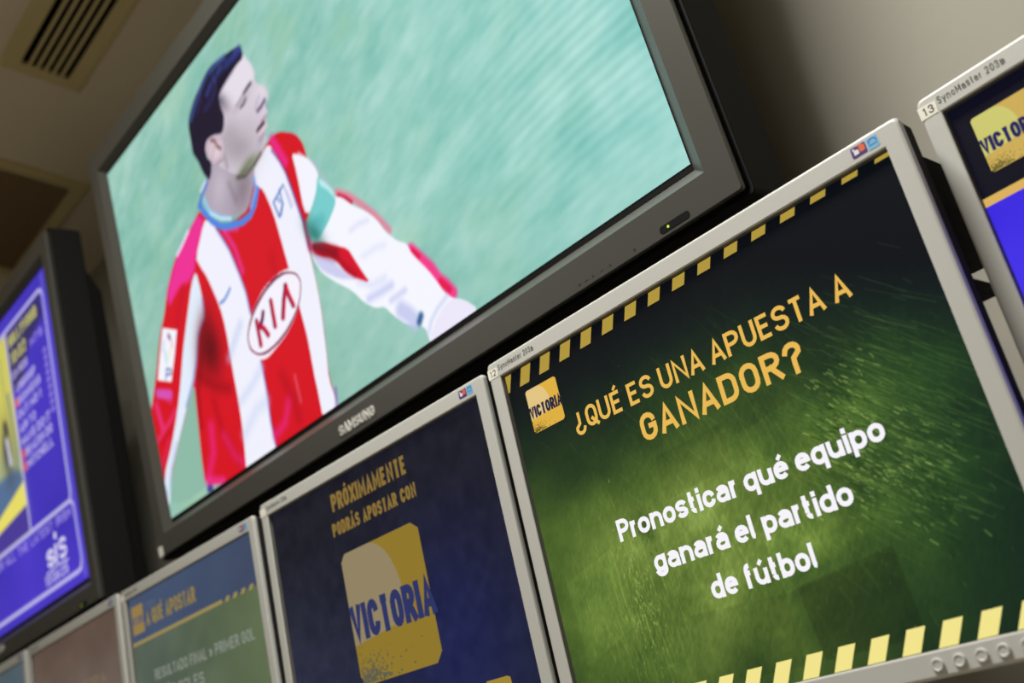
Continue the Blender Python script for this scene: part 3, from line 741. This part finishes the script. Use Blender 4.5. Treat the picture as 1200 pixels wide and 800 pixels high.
for op in PLAYER:
    if op[0] == 'p': P.poly(op[1], op[2], op[3], op[4])
    elif op[0] == 'b': P.blob(op[1], op[2][0], op[2][1], op[2][2], op[3])
    else: P.line(op[1], op[2], op[3], op[4], op[5])
P.mesh('screen', M_PIX, tv, -.0006)
bm = bmesh.new()
add_box(bm, -TW - .0006, TW + .0006, -TH - .0064, TH + .0047, -.004, -.0012)
obj('screen_border', bm, M_BLACK, tv)
bm = bmesh.new()
add_poly(bm, rrect(-.5975, -.5815, -.364, -.348, .001), T_E, .0003)
obj('number_sticker', bm, M_PAPER, tv)

# --- the television on the left with the racing service page
tv2 = television('racing', 'dark grey television at the far left showing a blue and yellow betting page')
P = Picture(TW * 1000, TH * 1000, 420, 238)
n1 = vnoise(P.X, P.Y, 200, 150, 0, 5, 2)[..., None]
P.img = np.array([60, 48, 172]) * (1 - n1) + np.array([82, 62, 206]) * n1
dk = np.clip((120 - P.X) / 500, 0, 1)[..., None]
P.img = P.img * (1 - dk * .45) + np.array([54, 52, 120]) * dk * .45
# the picture panel at left: yellow with blue-grey shapes
P.poly((206, 200, 96), [(-560, 275), (291, 275), (288, -153), (-560, -153)], 2, 0)
P.poly((150, 165, 140), [(-560, 30), (200, 60), (288, 10), (288, -150), (-560, -150)], 40, 1, .7)
P.poly((86, 112, 150), [(-200, -10), (235, -5), (288, -30), (288, -70), (120, -85), (-200, -110)], 12, 1)
P.poly((232, 220, 104), [(-560, -130), (120, -80), (289, -47), (289, -98), (120, -112), (-560, -180)], 3, 0)
P.poly((74, 60, 150), [(-560, -176), (115, -110), (289, -98), (289, -153), (-560, -153)], 4, 0)
P.line((90, 110, 130), [(262, 150), (272, 20), (262, -30), (180, -36)], 9, 4)
P.line((130, 140, 120), [(240, 240), (246, 20), (230, -10)], 6, 4, .7)
P.blob((60, 60, 70), (215, 40), (245, 40), (215, -20), .9)
P.line((225, 220, 235), [(222, 60), (228, 10)], 16, 6, .9)
P.line((60, 50, 60), [(222, 95), (226, 80)], 20, 6, .9)
# heading block
P.poly((52, 46, 84), [(294, 272), (505, 272), (505, 225), (420, 205), (360, 150), (294, 140)], 14, 0, .85)
LINE = (196, 190, 236)
P.line(LINE, [(-560, 280), (500, 280), (514, 276), (520, 262), (514, -143), (508, -158), (-560, -152)], 8, 2)
P.line(LINE, [(291, 278), (289, -152)], 8, 2)
P.line(LINE, [(509, -158), (520, -170), (522, -272), (512, -289), (496, -291), (-560, -291)], 8, 2)
P.line((120, 110, 225), [(528, 300), (528, -300)], 16, 6, .5)
P.mesh('screen', M_PIX, tv2, -.0006)
scr2 = [c for c in tv2.children if c.name.startswith('screen')][0]
Z2 = -.0002
YEL = glow('pale_yellow_type', (196, 192, 110)); LAV = glow('lavender_type', (186, 176, 232)); REDT = glow('red_type', (214, 90, 90)); PUR = glow('violet_type', (150, 134, 224))
bm = bmesh.new(); add_text(bm, 'HOLLYWOOD', .308, .478, .236, .026, .006, Z2, space=.01); obj('caption', bm, YEL, scr2)
bm = bmesh.new(); add_text(bm, '10:32', .306, .40, .196, .028, .006, Z2); obj('caption', bm, YEL, scr2)
for y, a, b, s in ((.165, .306, .395, 'EN 500'), (.132, .316, .43, 'LORDSHIP'), (.104, .316, .45, 'GUINNESS'), (.076, .306, .445, 'OUT NO 1'), (.046, .306, .40, 'AIR TO'), (.018, .306, .475, 'HAVE DO IT'), (-.008, .322, .475, 'BEACON DO'), (-.034, .322, .47, 'MITCHELL')):
    bm = bmesh.new(); add_text(bm, s, a, b, y, .019, .0045, Z2); obj('caption', bm, LAV, scr2)
for y in (.104, -.008, -.034):
    bm = bmesh.new(); add_box(bm, .299, .317, y, y + .02, Z2 - .0002, Z2); obj('red_mark', bm, REDT, scr2)
bm = bmesh.new(); add_text(bm, 'HTS', .425, .495, .19, .018, .004, Z2); obj('caption', bm, PUR, scr2)
bm = bmesh.new()
for i in range(9):
    add_text(bm, '0', .484 + .001 * (i % 2), .502, .15 - i * .0155, .011, .004, Z2)
obj('number_column', bm, PUR, scr2)
bm = bmesh.new(); add_text(bm, 'FOR ALL THE LATEST IRISH', .045, .505, -.186, .019, .0042, Z2, space=.014); obj('caption', bm, PUR, scr2)
bm = bmesh.new()
add_text(bm, 'S', .352, .392, -.250, .034, .0085, Z2, slant=.12)
add_text(bm, 'S', .418, .458, -.250, .040, .0085, Z2, slant=.12)
add_strip(bm, [(.401, -.250), (.408, -.214)], .013, Z2); add_strip(bm, [(.410, -.205), (.413, -.192)], .013, Z2)
add_strip(bm, [(.345, -.258), (.40, -.2545), (.462, -.257)], .003, Z2)
obj('logo', bm, glow('pale_logo', (214, 208, 240)), scr2)
bm = bmesh.new(); add_text(bm, '10:36:25', .330, .455, -.281, .021, .0045, Z2); obj('clock_caption', bm, LAV, scr2)
bm = bmesh.new()
add_box(bm, -TW - .0006, TW + .0006, -TH - .0064, TH + .0047, -.004, -.0012)
obj('screen_border', bm, M_BLACK, tv2)
bm = bmesh.new()
add_poly(bm, rrect(.03, .075, -.350, -.336, .006), T_E, .002)
obj('power_button', bm, M_CHROME, tv2)

# ------------------------------------------------------------------ monitors: shared meshes
MW, MH = .2055, .1596
M_FS, M_FT, M_FB = .0148, .0169, .0170
ZS = -.0055                                   # depth of the display behind the frame's front

def build_monitor_meshes():
    ms = {}
    x0, x1, y0, y1 = -MW - M_FS, MW + M_FS, -MH - M_FB, MH + M_FT
    out = lambda d, r: rrect(x0 + d, x1 - d, y0 + d, y1 - d, r)
    inn = lambda d: rrect(-MW - d, MW + d, -MH - d, MH + d, .0006)
    bm = bmesh.new()
    add_loops(bm, [L3(out(.0012, .004), -.0065), L3(out(0, .0045), -.005), L3(out(0, .0045), -.0022), L3(out(.0006, .0042), -.0007), L3(out(.0022, .004), 0),
                   L3(inn(.0012), 0), L3(inn(.0003), -.0004), L3(inn(0), -.0012), L3(inn(-.0004), ZS - .001)], close=True, mi=[0, 0, 0, 0, 0, 0, 0, 1, 0])
    ms['frame'] = obj('frame', bm, [M_SILVER, M_INNER])
    bm = bmesh.new()
    add_loops(bm, [L3(out(.0015, .004), -.0062), L3(out(.0008, .0045), -.007), L3(out(.0012, .0045), -.020), L3(out(.006, .006), -.027),
                   L3(out(.02, .01), -.050), L3(out(.06, .02), -.060)], cap0=True, cap1=True)
    ms['back_shell'] = obj('back_shell', bm, M_CHAR)
    bm = bmesh.new()
    add_box(bm, -.06, .06, -.06, .06, -.066, -.059)
    add_box(bm, -.03, .03, -.05, .05, -.13, -.065)
    add_box(bm, -.045, .045, -.08, .08, -.15, -.128)
    add_box(bm, -.212, .212, .075, .158, -.072, -.030)
    add_box(bm, .204, .2145, .050, .060, -.060, -.034)
    ms['wall_mount'] = obj('wall_mount', bm, M_STEEL)
    bm = bmesh.new()
    add_text(bm, 'SyncMaster 203', -.2055, -.1600, .1655, .0056, .00072, .0001, .0001, gap=.0009, space=.0022)
    add_text(bm, 'B', -.1590, -.1560, .1655, .0040, .00072, .0001, .0001)
    ms['lettering'] = obj('lettering', bm, M_INK2)
    ms['lettering']['label'] = 'small grey lettering on the upper frame'
    bm = bmesh.new()
    add_poly(bm, rrect(.1818, .1936, .1640, .1722, .0012), 0, .0002)
    ms['feature_sticker'] = obj('feature_sticker', bm, M_PURPLE)
    ms['feature_sticker']['label'] = 'small purple sticker'
    bm = bmesh.new()
    add_poly(bm, rrect(.1884, .1926, .1664, .1712, .0008), .0002, .0001)
    add_strip(bm, [(.1865, .1716), (.1905, .1716)], .0008, .0002, .0001)
    ms['orange_emblem'] = obj('orange_emblem', bm, M_ORANGE, ms['feature_sticker'])
    bm = bmesh.new()
    add_poly(bm, rrect(.1838, .1876, .1660, .1694, .0006), .0002, .0001)
    add_poly(bm, rrect(.1832, .1850, .1696, .1710, .0005), .0002, .0001)
    ms['white_emblem'] = obj('white_emblem', bm, M_WHITEP, ms['feature_sticker'])
    bm = bmesh.new()
    add_poly(bm, rrect(.1945, .2030, .1636, .1724, .0006), 0, .0002)
    ms['energy_sticker'] = obj('energy_sticker', bm, M_CYAN)
    ms['energy_sticker']['label'] = 'small light blue sticker'
    bm = bmesh.new()
    add_strip(bm, arc(.1988, .1690, .0030, .0022, 200, -20), .0011, .0002, .0001)
    add_strip(bm, [(.1957, .1706), (.1985, .1712)], .0009, .0002, .0001)
    add_strip(bm, [(.1956, .1668), (.2020, .1668)], .0009, .0002, .0001)
    ms['energy_emblem'] = obj('energy_emblem', bm, M_BLUEP, ms['energy_sticker'])
    for i, x in enumerate((.1153, .1302, .1450, .1591, .1742)):
        bm = bmesh.new()
        r = .0043
        circ = lambda k, z: [(x + k * r * math.cos(a * math.pi / 10), -.1682 + k * r * math.sin(a * math.pi / 10), z) for a in range(20)]
        add_loops(bm, [circ(1.0, -.0003), circ(1.0, .0012), circ(.9, .0019), circ(.72, .0020), circ(.55, .0015)], cap0=True, cap1=True)
        ms['button%d' % i] = obj('button', bm, M_SILVER)
    return ms

M_INNER = mat('inner_lip', (98, 96, 90), 0.6)
MM = build_monitor_meshes()

def monitor(key, label, number=None, sticker=True):
    t = thing('monitor', label, 'monitor', pose(key), 'silver framed monitors in the row')
    for k in ('frame', 'back_shell', 'wall_mount', 'lettering'):
        part(MM, k, t)
    fs = part(MM, 'feature_sticker', t)
    part(MM, 'orange_emblem', fs); part(MM, 'white_emblem', fs)
    es = part(MM, 'energy_sticker', t)
    part(MM, 'energy_emblem', es)
    for i in range(5):
        part(MM, 'button%d' % i, t)
    if sticker:
        bm = bmesh.new()
        add_poly(bm, [(-.2203, .1608), (-.2074, .1608), (-.2066, .1696), (-.2203, .1706)], .0001, .0002)
        st = obj('number_sticker', bm, M_PAPER, t)
        st['label'] = 'small cream number tag on the frame corner'
        if number:
            bm = bmesh.new()
            add_text(bm, number, -.2172, -.2092, .1626, .0062, .0009, .0003, .0001, gap=.0016)
            obj('number', bm, M_INK, st)
    return t

def logo(parent, x0, x1, y0, y1, z, base, pale, ink, shade, blue=None, notch=.05):
    """the yellow betting-brand tile with its wide blue word and worn lower edge"""
    w_, h_ = x1 - x0, y1 - y0
    n = notch * w_
    bm = bmesh.new()
    add_poly(bm, [(x0 + n, y0), (x1 - n, y0), (x1, y0 + n), (x1, y1 - n * .8), (x1 - n * 1.1, y1), (x0 + n * .8, y1), (x0, y1 - n * .8), (x0, y0 + n)], z)
    tile = obj('logo_tile', bm, glow('logo_yellow', base), parent)
    bm = bmesh.new()
    pts = [(x0, y0 + h_ * .30), (x0, y1 - n * .8), (x0 + n * .8, y1), (x0 + w_ * .36, y1)] + \
          [(x0 + w_ * (.36 + .34 * math.sin(a)), y0 + h_ * (.50 + .50 * math.cos(a))) for a in np.linspace(.05, 1.5, 8)]
    pts += [(x0 + w_ * .66, y0 + h_ * .36)]
    add_poly(bm, pts, z + .0001)
    obj('logo_sheen', bm, glow('logo_pale_yellow', pale), parent)
    bm = bmesh.new()
    r = np.random.default_rng(4)
    for i in range(260):
        u = abs(r.normal(0, .22)); v = abs(r.normal(0, .10))
        px, py = x0 + w_ * (.03 + u), y0 + h_ * (.01 + v)
        if px > x1 - n: continue
        a = r.uniform(0, 3.14); s = w_ * r.uniform(.004, .018) * (1.2 - v * 3)
        if s < w_ * .003: s = w_ * .003
        add_poly(bm, [(px + s * math.cos(a + k), py + s * r.uniform(.3, 1) * math.sin(a + k)) for k in (0, 1.3, 2.4, 3.6, 5)], z + .00015)
    obj('logo_wear', bm, glow('logo_worn', shade), parent)
    bm = bmesh.new()
    add_text(bm, 'VICTORIA', x0 - w_ * .005, x1 + w_ * .04, y0 + h_ * .325, h_ * .27, w_ * .062, z + .0002, gap=w_ * .007)
    obj('logo_lettering', bm, glow('logo_blue', ink), parent)

# ---- monitor 12: green slide
m12 = monitor('green', 'monitor in front at right showing a bright green slide with white text lines', '12')
P = Picture(MW * 1000, MH * 1000, 560, 432)
x, y = P.X, P.Y
g = np.exp(-(((x + 15) / 170) ** 2 + ((y + 58) / 88) ** 2))
up = np.clip((y - 10) / 140, 0, 1); rt = np.clip((x - 60) / 150, 0, 1)
b = .36 + .30 * g - .37 * up - .20 * rt + .05 * np.exp(-(((x - 20) / 60) ** 2 + ((y + 62) / 40) ** 2))  # the panel's viewing-angle darkening towards the top is painted in here
blot = vnoise(x, y, 60, 45, 20, 11, 4); fine = vnoise(x, y, 5, 2.2, 60, 12, 3)
streak = vnoise(x, y, 70, 1.6, -38, 13, 2); streak2 = vnoise(x, y, 1.3, 40, 4, 14, 2); streak3 = vnoise(x, y, 40, 2.5, -75, 15, 2)
b = b * (.58 + .84 * blot)
b += (fine - .5) * .16 * (g + .15)
b += np.clip(streak - .56, 0, 1) * .35 * np.exp(-(((x - 95) / 55) ** 2 + ((y + 25) / 60) ** 2))
b += np.clip(streak2 - .58, 0, 1) * .5 * np.exp(-(((x + 110) / 45) ** 2 + ((y + 75) / 60) ** 2))
b += np.clip(streak3 - .6, 0, 1) * .25 * np.exp(-(((x - 20) / 120) ** 2 + ((y + 20) / 110) ** 2))
cut = 1 / (1 + np.exp(-(y + 92 - .16 * x - 5 * (vnoise(x, y, 20, 20, 0, 16, 2) - .5)) * .35))
b *= 1 - .26 * (1 - cut) / (1 + np.exp(-(x - 25) * .25))
b = np.clip(b, 0, 1)[..., None]
stops = [(0, (8, 12, 18)), (.10, (17, 30, 25)), (.25, (38, 59, 29)), (.45, (72, 96, 39)), (.65, (110, 132, 58)), (.85, (152, 178, 90)), (1.0, (196, 212, 136))]
img = np.zeros(x.shape + (3,))
for (a0, c0), (a1, c1) in zip(stops[:-1], stops[1:]):
    tt = np.clip((b - a0) / (a1 - a0), 0, 1)
    img = np.where(b >= a0, np.array(c0) * (1 - tt) + np.array(c1) * tt, img)
cool = np.clip((x - 70) / 110, 0, 1)[..., None] * .5
P.img = img * (1 - cool) + img * np.array([.62, .98, 1.10]) * cool
r = np.random.default_rng(21)
def scratches(n, cx, cy, sx, sy, ang, da, l0, l1, col, a, wd=.35):
    for i in range(n):
        px, py = r.normal(cx, sx), r.normal(cy, sy); t_ = math.radians(r.normal(ang, da)); L_ = r.uniform(l0, l1)
        P.line(col, [(px, py), (px + L_ * math.cos(t_), py + L_ * math.sin(t_))], wd, .5, a * r.uniform(.4, 1))
for (qa, k_) in (([(-190, -40), (-130, -25), (-125, -90), (-185, -110)], 1.08), ([(15, -60), (75, -45), (80, -95), (20, -100)], 1.12), ([(-70, -95), (20, -100), (18, -150), (-80, -150)], .92),
               ([(30, -98), (110, -90), (112, -150), (35, -150)], .86), ([(20, 20), (90, 30), (95, -10), (25, -15)], 1.10), ([(-60, 30), (10, 34), (8, 0), (-62, -6)], .92)):
    Q = Picture(P.W, P.H, P.nx, P.ny)
    Q.poly((1, 1, 1), qa, 1.0, 0)
    P.img *= 1 + (k_ - 1) * Q.img
scratches(420, 125, -5, 30, 38, -43, 6, 6, 40, (156, 190, 88), .34, .25)
scratches(170, 110, -14, 14, 30, -46, 10, 1.5, 6, (204, 222, 120), .75, .5)
scratches(120, 148, -45, 16, 22, -46, 10, 1.5, 6, (192, 216, 114), .65, .45)
scratches(320, -125, -80, 24, 34, -86, 8, 2, 12, (180, 202, 88), .4, .25)
scratches(110, -112, -70, 8, 34, -80, 20, .8, 3.5, (206, 220, 112), .6, .6)
scratches(220, -10, 10, 80, 50, -58, 10, 6, 36, (136, 170, 80), .28, .2)
scratches(240, 118, -15, 24, 32, -44, 8, 3, 18, (18, 42, 20), .4, .4)
scratches(90, 104, 2, 10, 26, -50, 12, 2, 9, (18, 42, 18), .6, .8)
scratches(70, 148, -72, 7, 16, -55, 14, 2, 9, (16, 44, 18), .5, .9)
P.blob((34, 54, 18), (-88, -20), (-80, -16), (-93, -6), .6)
scratches(60, -88, -22, 6, 11, -75, 25, .8, 4, (30, 50, 16), .35, .7)
scratches(40, -84, -26, 6, 11, -75, 25, .8, 4, (150, 180, 80), .35, .4)
scratches(260, 0, -60, 110, 55, -70, 25, .8, 3, (146, 174, 88), .34, .35)
scratches(260, 0, -60, 110, 55, -70, 25, .8, 3, (36, 60, 22), .36, .4)
s12 = P.mesh('screen', M_PIX, m12, ZS)
Z = ZS + .0003
def dash_row(bm, x0, y0, y1, n, pitch, wd, slant, z, xmin=-9, xmax=9):
    for i in range(n):
        a = x0 + i * pitch
        q = [(a, y0), (a + wd, y0), (a + wd + slant, y1), (a + slant, y1)]
        q = [(min(max(px, xmin), xmax), py) for px, py in q]
        add_poly(bm, q, z)
bm = bmesh.new()
dash_row(bm, -.2155, .1425, .1585, 1, .0268, .0130, .0068, Z, xmin=-.2045)
for i in range(15):
    a = -.1884 + i * .0268
    lo = .1425 + (a + .19) * .0345
    k = (.1585 - lo) / .016
    if a < .19 and k > .03:
        add_poly(bm, [(a + .0068 * (1 - k), lo), (a + .0068 * (1 - k) + .013, lo), (a + .0198, .1585), (a + .0068, .1585)], Z)
obj('hazard_dashes', bm, glow('dash_dim_yellow', (176, 150, 62)), s12)
bm = bmesh.new()
for i in range(16):
    a = -.2051 + i * .0262 + .0076
    if a > .187: continue
    add_poly(bm, [(a, -.159), (a + .0135, -.159), (a + .0225, -.1435), (a + .009, -.1435)], Z)
obj('hazard_dashes', bm, glow('dash_bright_yellow', (242, 228, 140)), s12)
GOLD = glow('gold_type', (232, 184, 84))
bm = bmesh.new(); add_text(bm, '\u00bfQU\u00c9 ES UNA APUESTA A', -.1345, .1445, .0775, .0190, .0031, Z, gap=.0021, space=.0056); obj('caption', bm, GOLD, s12)
bm = bmesh.new(); add_text(bm, 'GANADOR?', -.0660, .0935, .0445, .0228, .0042, Z, gap=.0034); obj('caption', bm, GOLD, s12)
WHT = glow('white_type', (246, 244, 250))
bm = bmesh.new(); add_text(bm, 'Pronosticar qu\u00e9 equipo', -.1180, .1325, -.0235, .0180, .0036, Z, gap=.0013, space=.0052); obj('caption', bm, WHT, s12)
bm = bmesh.new(); add_text(bm, 'ganar\u00e1 el partido', -.0895, .0950, -.0567, .0180, .0036, Z, gap=.0013, space=.0052); obj('caption', bm, WHT, s12)
bm = bmesh.new(); add_text(bm, 'de f\u00fatbol', -.0425, .0535, -.0895, .0180, .0036, Z, gap=.0013, space=.0052); obj('caption', bm, WHT, s12)
logo(s12, -.1836, -.1435, .0950, .1355, Z, (222, 176, 66), (226, 196, 130), (34, 32, 62), (90, 82, 40))

# ---- monitor 11: navy slide, its viewing-angle dimming painted into the colours
m11 = monitor('navy', 'monitor under the big television showing a dark navy slide with one large yellow tile')
P = Picture(MW * 1000, MH * 1000, 240, 184)
x, y = P.X, P.Y
g = np.exp(-(((x - 95) / 110) ** 2 + ((y + 50) / 120) ** 2))[..., None]
lf = np.clip((60 - x) / 260, 0, 1)[..., None]; dn = np.clip((120 - y) / 260, 0, 1)[..., None]
P.img = np.array([25, 25, 36]) + np.array([0, 4, 30]) * g + np.array([22, 26, 32]) * lf * dn + np.array([5, 7, 16]) * dn
P.img += (vnoise(x, y, 14, 14, 0, 31, 3)[..., None] - .5) * 14
s11 = P.mesh('screen', M_PIX, m11, ZS)
OLIVE = glow('dull_gold_type', (136, 110, 52))
bm = bmesh.new(); add_text(bm, 'PR\u00d3XIMAMENTE', -.0735, .0725, .1245, .0200, .0043, Z, gap=.0014); obj('caption', bm, OLIVE, s11)
bm = bmesh.new(); add_text(bm, 'PODR\u00c1S APOSTAR CON', -.0800, .0805, .0970, .0150, .0034, Z, gap=.0012, space=.0055); obj('caption', bm, OLIVE, s11)
logo(s11, -.0736, .0716, -.0690, .0742, Z, (142, 118, 42), (144, 130, 98), (44, 51, 98), (92, 92, 76), notch=.07)
bm = bmesh.new()
for i in range(1):
    a = .128 - i * .075
    add_poly(bm, [(a - .012, -.125), (a + .036, -.125), (a + .034, -.1005), (a + .030, -.0990), (a, -.0990)], Z)
obj('hazard_dashes', bm, glow('dull_yellow', (160, 132, 48)), s11)

# ---- monitor 10: betting markets slide
m10 = monitor('markets', 'monitor beside the navy one showing a dull green page under a blue header')
P = Picture(MW * 1000, MH * 1000, 240, 184)
x, y = P.X, P.Y
gn = vnoise(x, y, 90, 60, 10, 41, 3)[..., None]
rt = np.clip((x + 120) / 300, 0, 1)[..., None]
P.img = np.array([84, 96, 84]) * (1 - rt) + np.array([90, 104, 74]) * rt + (gn - .5) * 26
hd = (y > 93)[..., None]
hb = np.array([66, 80, 108]) * (1 - rt * .6) + np.array([60, 70, 92]) * rt * .6 + (gn - .5) * 10
P.img = np.where(hd, hb, P.img)
s10 = P.mesh('screen', M_PIX, m10, ZS)
DG = glow('dull_yellow_type', (140, 122, 66)); GR = glow('pale_grey_type', (132, 138, 128))
bm = bmesh.new(); add_text(bm, 'A QU\u00c9 APOSTAR', -.1480, .0225, .1090, .0225, .0047, Z, gap=.0014, space=.007); obj('caption', bm, DG, s10)
bm = bmesh.new(); add_text(bm, 'CON', -.146, -.11, .134, .009, .0012, Z); obj('caption', bm, glow('faint_blue_type', (96, 104, 116)), s10)
bm = bmesh.new(); add_poly(bm, rrect(-.1985, -.1560, .104, .1465, .002), Z); obj('logo_tile', bm, glow('dull_logo_yellow', (146, 122, 70)), s10)
bm = bmesh.new(); add_text(bm, 'VICTORIA', -.2000, -.1545, .118, .0125, .0022, Z + .0002, gap=.0009); obj('logo_lettering', bm, glow('dull_logo_blue', (84, 88, 110)), s10)
bm = bmesh.new(); add_strip(bm, [(-.2054, .0905), (.098, .0925)], .0052, Z)
dash_row(bm, .106, .0895, .0960, 5, .0225, .0105, .005, Z, xmax=.2054)
obj('header_rule', bm, glow('dull_rule_yellow', (150, 134, 82)), s10)
bm = bmesh.new(); add_text(bm, 'RESULTADO FINAL \u00bb PRIMER GOL', -.1400, .1725, .0285, .0155, .0030, Z, gap=.0018, space=.006); obj('caption', bm, GR, s10)
bm = bmesh.new(); add_text(bm, '\u00bb M\u00c1S GOLES', -.152, .0165, -.0010, .0165, .0030, Z, gap=.0018, space=.006); obj('caption', bm, GR, s10)

# ---- monitors 9 and 8 : bottom left slides, reflected room-light haze painted into their colours
def plain(m, c0, c1, seed):
    P = Picture(MW * 1000, MH * 1000, 120, 92)
    t_ = np.clip((P.Y + 60) / 220, 0, 1)[..., None]
    P.img = np.array(c1) * (1 - t_) + np.array(c0) * t_ + (vnoise(P.X, P.Y, 60, 40, 0, seed, 2)[..., None] - .5) * 12
    return P.mesh('screen', M_PIX, m, ZS)
m9 = monitor('brown', 'monitor at the lower left showing a washed-out brown slide', sticker=False)
s9 = plain(m9, (94, 76, 66), (112, 104, 96), 51)
bm = bmesh.new(); add_text(bm, 'VICTORIA', -.03, .13, .055, .018, .004, Z, gap=.003); obj('caption', bm, glow('faint_tan_type', (118, 104, 84)), s9)
m8 = monitor('grey', 'monitor in the bottom left corner of the photo showing a washed-out grey-blue slide', sticker=False)
plain(m8, (76, 90, 98), (88, 104, 110), 52)

# ---- monitor 13: blue-violet slide at the right edge
m13 = monitor('purple', 'monitor at the right edge showing a yellow logo tile over a vivid blue-violet page', '13')
P = Picture(MW * 1000, MH * 1000, 240, 184)
top = (P.Y > 86)[..., None]
vn = vnoise(P.X, P.Y, 80, 60, 0, 61, 2)[..., None]
P.img = np.where(top, np.array([12, 12, 28]) + 0 * vn, np.array([62, 44, 226]) + (vn - .5) * 24)
s13 = P.mesh('screen', M_PIX, m13, ZS)
bm = bmesh.new(); add_box(bm, -.2054, .2054, .0845, .0905, Z - .0002, Z); obj('header_rule', bm, glow('rule_gold', (218, 176, 92)), s13)
logo(s13, -.1928, -.1520, .1040, .1455, Z, (204, 172, 88), (204, 200, 112), (36, 34, 92), (96, 92, 42))
bm = bmesh.new(); add_text(bm, 'APUESTAS', -.14, .05, .108, .024, .004, Z); obj('caption', bm, GOLD, s13)

# ------------------------------------------------------------------ ceiling vents
def vent(label, name):
    t = thing(name, label, 'ceiling vent', Matrix.Translation((0, 0, CEIL_Z)), None)
    return t

v1 = vent('slotted cream air diffuser with six dark slots in the ceiling', 'air_diffuser')
vx0, vx1, vy0, vy1 = -1.945, -1.20, .385, .555
sx0, sx1, sy0, sy1 = -1.912, -1.235, .420, .520
bm = bmesh.new()
add_loops(bm, [L3(rrect(vx0, vx1, vy0, vy1, .001, 1), 0.0), L3(rrect(vx0, vx1, vy0, vy1, .001, 1), -.006), L3(rrect(vx0 + .006, vx1 - .006, vy0 + .006, vy1 - .006, .001, 1), -.009),
               L3(rrect(sx0, sx1, sy0, sy1, .001, 1), -.009), L3(rrect(sx0, sx1, sy0, sy1, .001, 1), 0.0)], close=True)
obj('frame', bm, M_VENT, v1)
bm = bmesh.new()
add_box(bm, sx0, sx1, sy0, sy1, -.0012, -.0002)
obj('slot_backing', bm, M_SLOT, v1)
for i in range(5):
    yc = sy0 + (i + 1) * (sy1 - sy0) / 6 + .001
    bm = bmesh.new()
    add_box(bm, sx0, sx1, yc - .0034, yc + .0034, -.0085, -.0055)
    obj('blade', bm, M_VENT, v1)

v2 = vent('large square return air grille with fine brown louvres in the ceiling', 'return_grille')
gx0, gx1, gy0, gy1 = -2.805, -2.275, .16, .695
bm = bmesh.new()
i_ = .033
add_loops(bm, [L3(rrect(gx0, gx1, gy0, gy1, .001, 1), 0.0), L3(rrect(gx0, gx1, gy0, gy1, .001, 1), -.010), L3(rrect(gx0 + .004, gx1 - .004, gy0 + .004, gy1 - .004, .001, 1), -.012),
               L3(rrect(gx0 + i_, gx1 - i_, gy0 + i_, gy1 - i_, .001, 1), -.010), L3(rrect(gx0 + i_, gx1 - i_, gy0 + i_, gy1 - i_, .001, 1), 0.0)], close=True)
obj('frame', bm, M_VENT, v2)
bm = bmesh.new()
add_box(bm, gx0 + i_, gx1 - i_, gy0 + i_, gy1 - i_, -.0012, -.0002)
n = 44
for k in range(n):
    xc = gx0 + i_ + (k + .5) * (gx1 - gx0 - 2 * i_) / n
    v = [bm.verts.new(p) for p in ((xc - .0045, gy0 + i_, -.004), (xc + .0033, gy0 + i_, -.008), (xc + .0033, gy1 - i_, -.008), (xc - .0045, gy1 - i_, -.004),
                                   (xc - .0038, gy0 + i_, -.004), (xc + .004, gy0 + i_, -.008), (xc + .004, gy1 - i_, -.008), (xc - .0038, gy1 - i_, -.004))]
    for f in ((0, 1, 2, 3), (7, 6, 5, 4), (0, 4, 5, 1), (3, 2, 6, 7), (1, 5, 6, 2), (0, 3, 7, 4)):
        bm.faces.new([v[q] for q in f])
obj('grille', bm, M_GRILLE, v2)
